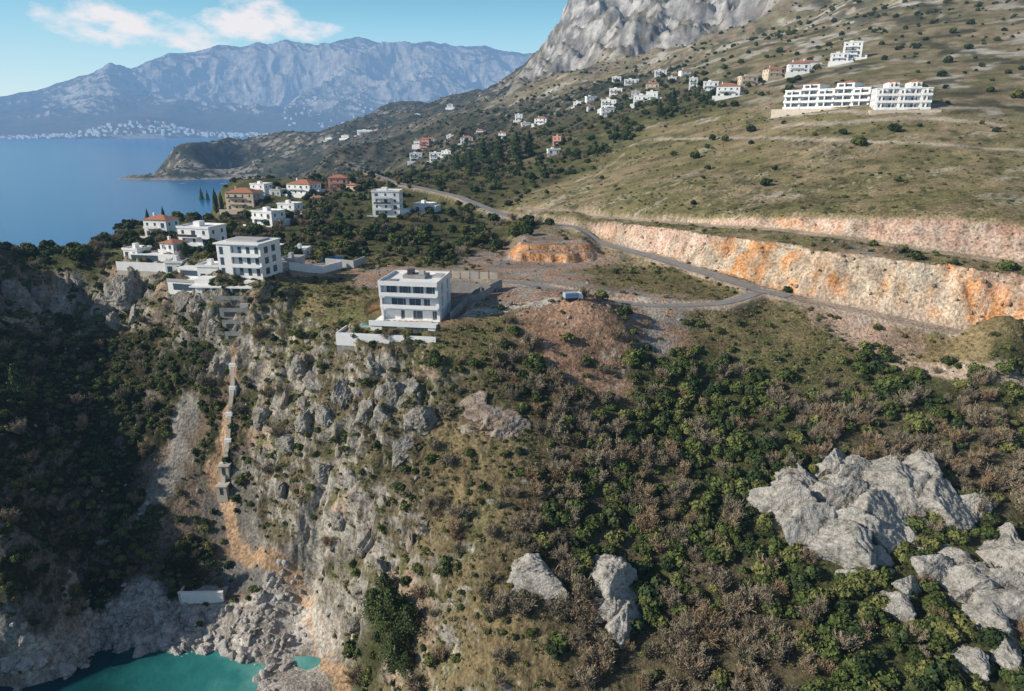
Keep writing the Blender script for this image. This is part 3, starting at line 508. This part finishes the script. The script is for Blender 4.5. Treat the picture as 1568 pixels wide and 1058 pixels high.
HS=[(305,388,54,40,'flat',WHITE),(243,362,38,26,'hip',WHITE),(592,330,44,40,'flat',WHITE),(650,324,30,12,'flat',WHITE),(370,321,44,27,'hip',CREAM),(462,298,42,17,'hip',WHITE),(517,289,30,18,'hip',PINK),(408,345,40,18,'flat',WHITE),(442,330,30,15,'flat',WHITE),(398,297,26,14,'flat',WHITE),(290,334,34,14,'flat',GREYW),(105,380,16,12,'hip',WHITE),(485,312,20,10,'hip',CREAM),(540,292,18,9,'hip',CREAM),(425,300,18,9,'flat',GREYW),
(262,398,24,22,'hip',WHITE),(268,418,26,16,'flat',WHITE),(322,430,34,24,'flat',WHITE),(205,396,26,11,'flat',WHITE),(445,412,26,13,'flat',GREYW),(458,396,22,13,'flat',WHITE),(415,392,22,12,'flat',WHITE),
(651,230,16,18,'hip',PINK),(637,247,20,12,'flat',WHITE),(668,247,20,12,'flat',WHITE),(660,220,16,8,'hip',WHITE),(560,208,26,9,'flat',WHITE),(580,206,14,8,'hip',CREAM),(715,220,20,10,'hip',WHITE),(690,215,12,8,'flat',WHITE),(735,205,12,6,'hip',WHITE),(690,165,10,5,'hip',WHITE),(740,150,12,5,'hip',WHITE),(640,180,10,5,'flat',WHITE),(630,195,9,4,'flat',WHITE),
(855,222,14,13,'flat',PINK),(848,236,20,7,'flat',WHITE),(795,185,12,10,'flat',WHITE),(830,190,20,9,'hip',WHITE),(805,195,14,7,'flat',WHITE),(770,212,12,8,'hip',WHITE),(685,240,16,8,'flat',WHITE),(640,222,12,7,'hip',WHITE),(530,212,14,5,'hip',WHITE),(505,216,12,5,'flat',WHITE),
(905,160,16,12,'flat',WHITE),(935,168,24,14,'flat',WHITE),(945,150,20,14,'flat',WHITE),(968,135,22,12,'flat',WHITE),(985,160,26,14,'flat',WHITE),(1000,140,20,12,'hip',CREAM),(945,130,14,12,'flat',WHITE),(1012,122,18,14,'flat',WHITE),(1000,155,18,14,'flat',WHITE),(930,178,20,12,'flat',WHITE),(905,172,12,8,'hip',WHITE),(1052,120,20,12,'hip',WHITE),(1062,138,12,18,'flat',WHITE),(1090,138,22,12,'flat',WHITE),(1118,148,34,16,'hip',WHITE),(1147,130,24,12,'flat',CREAM),(1188,118,26,12,'hip',CREAM),(1225,112,28,14,'hip',WHITE),(1240,104,22,9,'hip',WHITE),(1308,90,24,22,'flat',WHITE),(1288,95,22,10,'flat',WHITE),(1130,142,14,10,'hip',PINK),(885,165,12,8,'flat',WHITE),(975,150,14,10,'flat',GREYW),(1030,128,12,8,'flat',WHITE)]
hh=hits([(h[0],h[1]) for h in HS])
for h,(x,y,z) in zip(HS,hh):
    dd=math.sqrt(x*x+y*y+(z-110)**2);w=h[2]*dd/1045*.92;ht=h[3]*dd/1045;fl=max(1,round(ht*.85/3.));d=min(max(w*.75,6),13)
    nm={id(WHITE):'white_house',id(CREAM):'cream_house',id(PINK):'pink_house',id(GREYW):'grey_house'}[id(h[5])]
    house(nm,x,y+d/2,rng.uniform(-.45,.15),w,d,fl,h[4],h[5],fh=max(2.8,min(4.2,ht*.85/fl)),z=z)
def hotel(u0,u1,v,name):
    (xa,ya,za),(xb,yb,zb)=hits([(u0,v),(u1,v)]);w=math.hypot(xb-xa,yb-ya);b=MB();n=5;bw=w/n
    for i in range(n):
        x0=-w/2+i*bw;dy=(i%2)*1.5;f=4 if i in(1,3) else 3
        b.box(x0,x0+bw-.01,dy,14,-8,f*3.2,WHITE)
        for k in range(f):
            b.box(x0+1.2,x0+bw-1.2,dy-.04,dy-.003,k*3.2+.5,k*3.2+2.5,GLASS)
            b.box(x0+.2,x0+bw-.2,dy-1.7,dy-.05,k*3.2-.05,k*3.2+.15,WHITE);b.box(x0+.2,x0+bw-.2,dy-1.7,dy-1.6,k*3.2+.153,k*3.2+1.1,WHITE);b.box(x0+bw/2-.3,x0+bw/2+.3,dy-1.4,dy-.06,k*3.2+.153,k*3.2+3.1,WHITE)
            if i==0:
                for yy in(4,9): b.box(x0-.03,x0-.003,yy,yy+1.4,k*3.2+.8,k*3.2+2.3,GLASS)
        if i%2: b.hip(x0,x0+bw-.01,dy,14,f*3.2+.003,1.3,TILE,.3)
        else: b.box(x0-.2,x0+bw+.1,dy-.3,14.2,f*3.2+.003,f*3.2+.5,WHITE)
    b.box(-w/2-3,w/2+3,-8,-1.71,-9,-.2,STONE)
    return b.obj(name,((xa+xb)/2,(ya+yb)/2,(za+zb)/2),math.atan2(yb-ya,xb-xa)*.6)
hotel(1224,1304,166,'apartment_complex');hotel(1338,1425,168,'apartment_complex')
# villa
v=MB()
v.box(-17,9,-8,13,-9,-2.6,CONC);v.box(-17,9.,-8,-7.7,-2.597,-1.9,WHITE);v.box(-17,-16.7,-7.697,6,-2.597,-1.9,WHITE);v.box(-17,9,-8.05,-8.003,-5.2,-2.4,WHITE);v.box(-17.05,-17.003,-8,6,-5.2,-2.4,WHITE)
v.box(-9,8,-4.5,12.5,-2.597,-.2,WHITE);v.box(-9.3,8.3,-4.8,-4.503,-.6,.75,WHITE);v.box(-6,-2,-4.55,-4.52,-2.4,-.7,GLASS);v.box(0,6,-4.55,-4.52,-2.4,-.7,GLASS)
v.box(-13,-9.1,-3,-.0,-2.59,-1.4,STONE);v.box(-12.6,-9.5,-2.6,-.4,-1.397,-1.37,TEALG)
for i in range(4): v.box(-15+i*1.1,-14.4+i*1.1,1,3,-2.59,-2.2,WHITE)
v.box(3,6.4,-3.6,-1,-.197,.15,STONE);v.box(-6,-4.6,-3.8,-2.4,-.197,.5,SLATE)
for k,(xl,yl) in enumerate([(-7.5,0.),(-7.5,-.6),(-7.5,-1.2)]):
    z=-.2+k*3.3
    v.box(xl+.6,7.2,yl+1.6,11.8,z,z+3.,GLASS)
    v.box(xl,8,yl-.4,12.4,z+2.8,z+3.3,WHITE)
    v.box(xl,xl+.5,yl,12.2,z,z+2.797,WHITE)
    for xx,wd in (((-6.9,4.2),(-1.6,2.2),(3.2,2.6)) if k==0 else ((-6.9,2.),(-1.,.8),(3.,.8),(5.4,1.7)) if k==1 else ((-6.9,1.),(-3,.6),(.6,.6),(4.,.6))): v.box(xx,xx+wd,yl+1.2,yl+1.59,z,z+2.797,WHITE)
    v.box(7.203,8,yl+.4,2.6,z,z+2.797,WHITE);v.box(7.203,8,4.4,8.2,z,z+2.797,WHITE);v.box(7.203,8,10,12.2,z,z+2.797,WHITE)
    v.box(xl+1,7,yl+1.55,yl+1.597,z,z+.35,GREYW)
    if k: v.box(xl+.5,7.9,yl-.35,yl-.2,z+.003,z+1.,WHITE)
    for i in range(9): v.box(-6.6+i*1.6,-6.5+i*1.6,yl+1.54,yl+1.597,z+.36,z+2.79,GREYW)
zt=-.2+9.9
for a in((-7.5,8,-1.6,-1.4),(-7.5,8,12.2,12.4),(-7.5,-7.3,-1.397,12.197),(7.8,8,-1.397,12.197)):v.box(*a,zt+.003,zt+.7,WHITE)
v.box(-3,3,5,10,zt+.003,zt+.9,CONC);v.box(-2,-.5,6,8,zt+.9,zt+2.2,METAL);v.box(1,2.4,6.5,8,zt+.9,zt+1.9,GREYW);v.box(-6.5,-3.5,1,3.5,zt+.003,zt+.2,SLATE);v.box(4.5,7,7,11,zt+.003,zt+.5,GREYW)
v.obj('modern_white_villa',(-26.5,170.5,62.6),math.radians(-9))
def wall(name,pts,h,t,mat,zz=None,down=3):
    b=MB()
    for (ax,ay),(bx,by) in zip(pts[:-1],pts[1:]):
        za=float(H0(np.array([ax]),np.array([ay]))[0]);zb=float(H0(np.array([bx]),np.array([by]))[0])
        L=math.hypot(bx-ax,by-ay);nx,ny=-(by-ay)/L*t/2,(bx-ax)/L*t/2
        b.poly([(ax+nx,ay+ny,za-down),(bx+nx,by+ny,zb-down),(bx-nx,by-ny,zb-down),(ax-nx,ay-ny,za-down),(ax+nx,ay+ny,za+h),(bx+nx,by+ny,zb+h),(bx-nx,by-ny,zb+h),(ax-nx,ay-ny,za+h)],[(0,3,2,1),(4,5,6,7),(0,1,5,4),(1,2,6,5),(2,3,7,6),(3,0,4,7)],mat)
    return b.obj(name,(0,0,0))
wall('concrete_retaining_wall',[(-17,188),(-6,186),(-3,192)],2.6,.4,CONC);wall('concrete_retaining_wall',[(-17,182),(-9,180),(-6,185)],2.2,.4,CONC);wall('concrete_retaining_wall',[(-16,172),(-12,180),(-9,186)],2.,.4,CONC)
for i in range(9): wall('fence_panel',[(-30+i*2.9,206.5-.2*i),(-27.6+i*2.9,206.3-.2*i)],2.2,.25,STONE if i%3 else GREYW)
wall('concrete_retaining_wall',[(-62,225),(-52,222),(-50,230)],2.6,.5,GREYW);wall('concrete_retaining_wall',[(-70,212),(-60,214),(-56,222)],2.4,.5,WHITE);wall('blue_site_hoarding',[(-66,232),(-58,233)],2.2,.2,BLUEW)
(ax,ay,az),(dx,dy_,dz),(ex,ey,ez),(fx_,fy_,fz_)=hits([(370,424),(235,402),(298,425),(345,446)])
a=MB();a.box(-7,7,0,11,-7,9.6,WHITE);a.box(-6.5,-2,-.9,-.003,0,9.3,WHITE)
for i in range(5):
    xx=-5.6+i*2.7
    for f in range(3):
        yy=-.93 if xx<-3 else -.03
        a.box(xx,xx+1.1,yy-.03,yy,f*3.1+.5,f*3.1+2.7,GLASS)
for f in range(1,3): a.box(-1.9,7.2,-1.6,-.01,f*3.1,f*3.1+.2,WHITE);a.box(-1.9,7.2,-1.6,-1.55,f*3.1+.2,f*3.1+1.1,WHITE)
a.box(-7.3,7.3,-1.2,11.3,9.603,10.,WHITE);a.box(-5,5,2,9,10.003,10.5,GREYW)
for yy in(2,6): 
    for f in range(3): a.box(-7.04,-7.003,yy,yy+2,f*3.1+.6,f*3.1+2.5,GLASS);a.box(7.003,7.04,yy,yy+2,f*3.1+.6,f*3.1+2.5,GLASS)
a.obj('white_apartment_block',(ax,ay,az),math.radians(-12))
a=MB();a.box(-9,9,0,12,-6,2.8,WHITE);a.box(-8,2,-.04,-.003,.4,2.4,GLASS);a.box(-10,10,-5,-.05,-6,.1,STONE);a.box(-10,10,-5.1,-5.003,-2,1,WHITE);a.box(-7,-1,-3.6,-1,.103,.13,TEALG);a.box(3,8,2,9,2.803,5.6,GREYW);a.box(3.5,7.5,1.96,1.997,3.2,5,GLASS);a.box(-6,1,3,9,2.803,3.2,SLATE)
a.obj('flat_roof_villa',(dx,dy_,dz),math.radians(-10))
a=MB();a.box(-6,7,0,9,-8,2.6,WHITE);a.box(-5,5,-.05,-.003,.5,2.2,GLASS);a.box(-6,9,-5,-.06,-10,-.4,WHITE);a.box(-4,4,-5.05,-5.003,-3,-1,GLASS);a.box(-6.2,7.2,-.2,9.2,2.603,2.9,WHITE);a.box(-6,9,-5.2,-5.06,-.4,.5,GREYW)
a.obj('terraced_villa',(ex,ey,ez),math.radians(-15))
a=MB();a.box(-9,8,0,7,-2.4,-.6,WHITE);a.box(-10,9,-1.5,7.3,-.597,-.2,WHITE);a.box(-8.5,7.5,.5,6.5,-6,-2.403,CONC)
for i in range(5):a.box(-7+i*3,-6.4+i*3,-1,-.4,-6,-.6,WHITE);a.box(-6+i*3,-4.6+i*3,-.05,-.003,-2.2,-.9,GLASS)
a.box(-9.6,-5,1,6,-.197,1.4,WHITE);a.box(5,8.6,2,6,-.197,.9,WHITE)
a.obj('cliff_edge_pavilion',(fx_,fy_,fz_+1.8),math.radians(-5))
ps=hits([(360,462),(361,480),(362,498),(363,516)])
a=MB()
for k,(x,y,z) in enumerate(ps):
    hw=4.6-k*.6;X0=x-ps[0][0];Y0=y-ps[0][1];Z0=z-ps[0][2];a.box(X0-hw,X0+hw,Y0-1,Y0+4,Z0-7,Z0+1.2-k*.01,CONC);a.box(X0-hw,X0+hw,Y0-1.1,Y0-1.003,Z0-1,Z0+1.9,CONC);a.box(X0+hw*.3,X0+hw*.9,Y0+.5,Y0+2.,Z0+1.2,Z0+2.6,GREYW) if k%2 else None
    a.box(X0-hw*.7,X0+hw*.2,Y0-1.14,Y0-1.103,Z0-.6,Z0+.7,METAL)
a.obj('stepped_concrete_terraces',ps[0],0)
sp_=hits([(365,530),(358,565),(358,600),(353,640),(351,680),(346,715),(343,750)])
a=MB();o0=sp_[0]
for (xa,ya,za),(xb,yb,zb) in zip(sp_[:-1],sp_[1:]):
    k=int(max(abs(za-zb)/.3,4))
    for i in range(k):
        t=i/k;x=xa+(xb-xa)*t-o0[0];y=ya+(yb-ya)*t-o0[1];z=za+(zb-za)*t-o0[2]+1.6;a.box(x-.55,x+.55,y-.45,y+.45,z-2.6,z,STONE)
    x=xb-o0[0];y=yb-o0[1];z=zb-o0[2];a.box(x-.9,x+.9,y-.8,y+.8,z-1.8,z+1.7,WHITE)
a.obj('cliff_staircase',o0)
for u_,v_ in((346,726),(343,757)):
    x,y,z=hits([(u_,v_)])[0];a=MB();a.box(-1.3,1.3,-1.1,1.1,-2,2.2,STONE);a.box(-1.5,1.5,-1.3,1.3,2.203,2.4,STONE);a.box(-.4,.4,-1.15,-1.103,0,1.8,METAL);a.obj('stone_hut',(x,y,z+.5))
p1,p2=hits([(279,926),(343,924)])
a=MB();L=math.hypot(p2[0]-p1[0],p2[1]-p1[1]);a.box(0,L,0,.5,-2,3.2,WHITE);a.box(-.5,0-.003,0,4,-2,3.2,STONE);a.box(0,L,.503,5,-1,2.2,CONC);a.box(-.6,L+.1,-.1,.55,3.203,3.35,WHITE);a.obj('beach_terrace_wall',p1,math.atan2(p2[1]-p1[1],p2[0]-p1[0]))
def ribbon(name,pl,w,mat,zo=.12):
    pl=np.array(pl);d=np.r_[0,np.cumsum(np.hypot(*np.diff(pl[:,:2],axis=0).T))];n=int(d[-1]/2);t=np.linspace(0,d[-1],n);q=np.stack([np.interp(t,d,pl[:,i]) for i in range(3)],1)
    ker=np.ones(9)/9;qq=np.stack([np.convolve(np.pad(q[:,i],4,'edge'),ker,'valid') for i in range(3)],1);qq[:,2]=H0(qq[:,0],qq[:,1])+zo
    g_=np.gradient(qq[:,:2],axis=0);g_/=np.linalg.norm(g_,axis=1,keepdims=True);nn=np.stack([-g_[:,1],g_[:,0]],1)
    V=[];Fc=[]
    for o in(-1,-.33,.33,1): V.append(np.c_[qq[:,:2]+nn*w*o,qq[:,2]])
    V=np.concatenate(V)
    for k in range(3):
        for i in range(n-1): Fc.append((k*n+i,k*n+i+1,(k+1)*n+i+1,(k+1)*n+i))
    me=rawmesh(name,V,Fc,mat);o=bpy.data.objects.new(name,me);bpy.context.collection.objects.link(o)
ribbon('asphalt_road',ROAD[:10],2.5,ASPH);ribbon('access_road',BR,1.7,ASPH,.1)
def vehicle(name,x,y,z,rz,body,kind):
    a=MB()
    if kind=='lorry':
        a.box(-2.6,.9,-1.05,1.05,.55,1.0,METAL);a.box(-2.6,.8,-1.1,1.1,1.003,2.3,body);a.box(1.0,2.3,-1.,1.,.5,1.4,WHITE)
        a.poly([(1.0,-1,1.403),(2.3,-1,1.403),(2.3,1,1.403),(1.0,1,1.403),(1.0,-.9,2.2),(1.9,-.9,2.2),(1.9,.9,2.2),(1.0,.9,2.2)],[(4,5,6,7),(0,1,5,4),(2,3,7,6),(3,0,4,7)],WHITE);a.poly([(2.3,-1,1.41),(2.3,1,1.41),(1.9,.9,2.2),(1.9,-.9,2.2)],[(0,1,2,3)],GLASS);r_=.42
    else:
        a.box(-2.1,2.1,-.85,.85,.35,.9,body);a.poly([(-1.7,-.8,.903),(1.2,-.8,.903),(1.2,.8,.903),(-1.7,.8,.903),(-1.3,-.68,1.42),(.5,-.68,1.42),(.5,.68,1.42),(-1.3,.68,1.42)],[(0,1,5,4),(1,2,6,5),(2,3,7,6),(3,0,4,7)],GLASS);a.box(-1.3,.5,-.68,.68,1.423,1.47,body);r_=.33
    for xx in(-1.6,1.5):
        for yy in(-1.05 if kind=='lorry' else -.9,.75):
            pts=[(xx+r_*math.cos(t*math.pi/6),yy+o,r_+r_*math.sin(t*math.pi/6)) for o in(0,.22) for t in range(12)];a.poly(pts,[list(range(11,-1,-1)),list(range(12,24))]+[(i,(i+1)%12,12+(i+1)%12,12+i) for i in range(12)],METAL)
    a.obj(name,(x,y,z+.1),rz)
x,y,z=hits([(878,461)])[0];vehicle('small_lorry',x,y,z,.25,BLUE,'lorry')
for (u_,v_),r_,b_ in(((548,276),.5,WHITE),((560,279),.4,GREYW),((712,442),.2,GREYW)):
    x,y,z=hits([(u_,v_)])[0];vehicle('parked_car',x,y,z,r_,b_,'car')
x,y,z=hits([(182,345)])[0];a=MB();Hh=min(45*math.hypot(x,y)/1045,18)
for sx in(-.3,.3):
    for sy in(-.3,.3): a.box(sx-.07,sx+.07,sy-.07,sy+.07,-1,Hh,METAL)
for k in range(int(Hh)): a.box(-.3,.3,-.35,-.25,k,k+.12,METAL);a.box(-.35,-.25,-.3,.3,k+.5,k+.62,METAL);a.box(-.3,.3,.25,.35,k+.3,k+.42,METAL)
a.box(-.9,.9,-.1,.1,Hh*.8,Hh*.8+.2,METAL);a.obj('radio_mast',(x,y,z))
def tree(name,uv,hpx,kind,seed):
    x,y,z=hits([uv])[0];hgt=hpx*math.sqrt(x*x+y*y+(z-110)**2)/1045;r=np.random.default_rng(seed)
    e=bpy.data.objects.new(name,None);bpy.context.collection.objects.link(e);e.location=(x,y,z)
    t=MB();k=8;R=hgt*.03
    pts=[(R*(1-.8*f)*math.cos(i*6.283/k),R*(1-.8*f)*math.sin(i*6.283/k),f*hgt*.9-.5) for f in(0,1) for i in range(k)];t.poly(pts,[(i,(i+1)%k,k+(i+1)%k,k+i) for i in range(k)],WOOD)
    for i in range(7):
        az=i*2.4;z0=hgt*(.25+.09*i);l=hgt*(.28 if kind!='cypress' else .08);pts=[(0,0,z0),(.0,0,z0+R*.6),(l*math.cos(az),l*math.sin(az),z0+l*.35),(R*.3,R*.3,z0)];t.poly(pts,[(0,1,2),(1,3,2),(3,0,2)],WOOD)
    o=t.obj('trunk',(0,0,0));o.parent=e
    n=3200;f=r.uniform(0,1,n)
    if kind=='cypress': rad=hgt*.11*np.sin(np.clip(f*1.05+.03,0,1)*math.pi)**.6*(1-.35*f);zz=hgt*(.05+.95*f);leaf=hgt*.012
    elif kind=='broad': tier=.8+.2*np.sin(f*22);rad=hgt*.42*np.sin(np.clip(f**.8,0,1)*math.pi*.93+.2)**.7*tier;zz=hgt*(.1+.88*f);leaf=hgt*.015
    else:
        f=f**1.3;tier=.75+.25*np.sin(f*34);rad=hgt*.34*(1-f)**.75*tier;zz=hgt*(.12+.88*f);leaf=hgt*.014
    rad=np.nan_to_num(rad);az=r.uniform(0,6.283,n);lob=1+.3*np.sin(az*4+f*9+seed)+r.normal(size=n)*.14;rr_=rad*lob*r.uniform(.55,1.05,n)
    c=np.stack([rr_*np.cos(az),rr_*np.sin(az),zz+r.normal(size=n)*hgt*.015],1);nr=np.stack([np.cos(az),np.sin(az),.4+0*az],1)+r.normal(size=(n,3))*.5;nr/=np.linalg.norm(nr,axis=1,keepdims=True)
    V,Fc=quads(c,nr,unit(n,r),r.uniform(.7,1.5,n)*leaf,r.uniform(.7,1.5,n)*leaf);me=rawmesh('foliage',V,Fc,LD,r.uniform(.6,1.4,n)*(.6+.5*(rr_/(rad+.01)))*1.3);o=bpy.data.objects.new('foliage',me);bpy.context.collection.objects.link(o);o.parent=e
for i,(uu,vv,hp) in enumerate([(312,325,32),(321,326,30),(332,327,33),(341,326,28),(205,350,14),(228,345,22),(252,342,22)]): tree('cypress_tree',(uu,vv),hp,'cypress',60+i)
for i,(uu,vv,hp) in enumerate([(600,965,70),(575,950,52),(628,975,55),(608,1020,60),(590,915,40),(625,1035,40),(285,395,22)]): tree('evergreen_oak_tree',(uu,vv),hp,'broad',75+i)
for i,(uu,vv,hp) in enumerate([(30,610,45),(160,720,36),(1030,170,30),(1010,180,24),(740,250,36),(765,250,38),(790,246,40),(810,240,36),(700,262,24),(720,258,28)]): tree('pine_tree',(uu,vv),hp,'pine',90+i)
a=MB();r=rng
for i in range(460):
    uu=r.uniform(-60,425) if i<380 else r.uniform(440,700);az=math.atan((uu-784)/1090);R=r.uniform(8770,9200) if i<380 else r.uniform(9500,11000)
    x=R*math.sin(az);y=R*math.cos(az);j=np.argmin(abs(ft-az));zz=float(np.interp(R,fr_,fz[:,j]));w=r.uniform(12,42);h=r.uniform(10,32)
    zz=max(zz,1);a.box(x-w/2,x+w/2,y-8,y+8,zz-10,zz+h,WHITE if r.uniform()<.8 else TILE)
a.obj('distant_town',(0,0,0))
# ---------- camera / light / world
cam=bpy.data.cameras.new('camera');co=bpy.data.objects.new('camera',cam);bpy.context.collection.objects.link(co)
co.location=(0,0,110);co.rotation_euler=(math.radians(72.3),0,0);cam.lens=24;cam.sensor_width=36;cam.clip_end=60000;cam.clip_start=1
bpy.context.scene.camera=co
w=bpy.data.worlds.new('World');bpy.context.scene.world=w;w.use_nodes=True;nt=w.node_tree;bg=nt.nodes['Background']
sk=nt.nodes.new('ShaderNodeTexSky');sk.sky_type='NISHITA';sk.sun_disc=False;sk.air_density=1.2;sk.dust_density=.4;sk.ozone_density=2.5
to=Vector((-.95,-.25,0)).normalized();el=28.5
sk.sun_elevation=math.radians(el);sk.sun_rotation=math.atan2(to.x,to.y)
tc=nt.nodes.new('ShaderNodeTexCoord');sx=nt.nodes.new('ShaderNodeSeparateXYZ');nt.links.new(tc.outputs['Generated'],sx.inputs[0])
ST=.085
hr=nt.nodes.new('ShaderNodeValToRGB');hm=nd(nt,'ShaderNodeMapRange',i1=0.,i2=.2);nt.links.new(sx.outputs[2],hm.inputs[0]);nt.links.new(hm.outputs[0],hr.inputs[0]);e=hr.color_ramp.elements
e[0].position=0;e[0].color=(.80,.90,.92,1);e[1].position=1;e[1].color=(.17,.48,.76,1);q=e.new(.3);q.color=(.56,.82,.93,1);q=e.new(.75);q.color=(.25,.61,.85,1)
hs=nd(nt,'ShaderNodeVectorMath',operation='SCALE');hs.inputs['Scale'].default_value=1/ST;nt.links.new(hr.outputs[0],hs.inputs[0])
hf=nd(nt,'ShaderNodeMapRange',i1=.12,i2=.3,i3=.9,i4=0.);nt.links.new(sx.outputs[2],hf.inputs[0])
m0=nt.nodes.new('ShaderNodeMix');m0.data_type='RGBA';nt.links.new(hf.outputs[0],m0.inputs[0]);nt.links.new(sk.outputs[0],m0.inputs[6]);nt.links.new(hs.outputs[0],m0.inputs[7])
azn=nd(nt,'ShaderNodeMath',operation='ARCTAN2');nt.links.new(sx.outputs[0],azn.inputs[0]);nt.links.new(sx.outputs[1],azn.inputs[1])
nz=nd(nt,'ShaderNodeTexNoise',Scale=26.,Detail=8.,Roughness=.55);mp=nt.nodes.new('ShaderNodeMapping');mp.inputs['Scale'].default_value=(1,1,2.);nt.links.new(tc.outputs['Generated'],mp.inputs[0]);nt.links.new(mp.outputs[0],nz.inputs['Vector'])
def m2(op,a,b_=None,c_=None):
    x=nd(nt,'ShaderNodeMath',operation=op)
    for i,q in enumerate((a,b_,c_)):
        if q is None:continue
        if isinstance(q,(int,float)): x.inputs[i].default_value=q
        else: nt.links.new(q,x.inputs[i])
    return x.outputs[0]
tot=None
for a0,e0,wa,we in((-.51,.122,.055,.018),(-.47,.110,.085,.019),(-.41,.102,.055,.013),(-.335,.126,.058,.028),(-.28,.12,.05,.014)):
    A_=m2('MULTIPLY',m2('SUBTRACT',azn.outputs[0],a0),1/wa);E_=m2('MULTIPLY',m2('SUBTRACT',sx.outputs[2],e0),1/we)
    v_=m2('SUBTRACT',1.,m2('ADD',m2('MULTIPLY',A_,A_),m2('MULTIPLY',E_,E_)));v_=m2('MAXIMUM',v_,-3.)
    tot=v_ if tot is None else m2('MAXIMUM',tot,v_)
cm=m2('ADD',m2('MULTIPLY',tot,.6),m2('MULTIPLY_ADD',nz.outputs['Fac'],2.4,-1.15));cl2=nd(nt,'ShaderNodeMapRange',i1=.0,i2=.65,i3=0.,i4=.92);nt.links.new(cm,cl2.inputs[0])
mx=nt.nodes.new('ShaderNodeMix');mx.data_type='RGBA';nt.links.new(cl2.outputs[0],mx.inputs[0]);nt.links.new(m0.outputs[2],mx.inputs[6]);mx.inputs[7].default_value=(.88/ST,.85/ST,.88/ST,1)
nt.links.new(mx.outputs[2],bg.inputs[0]);bg.inputs[1].default_value=ST
sl=bpy.data.lights.new('sun','SUN');so=bpy.data.objects.new('sun',sl);bpy.context.collection.objects.link(so)
sl.energy=5;sl.angle=.009;sl.color=(1,.92,.80);d=Vector((to.x*math.cos(math.radians(el)),to.y*math.cos(math.radians(el)),math.sin(math.radians(el))))
so.rotation_euler=d.to_track_quat('Z','Y').to_euler()
vs=bpy.context.scene.view_settings;vs.view_transform='Standard';vs.look='None';vs.exposure=0
print('done',time.time()-T0)
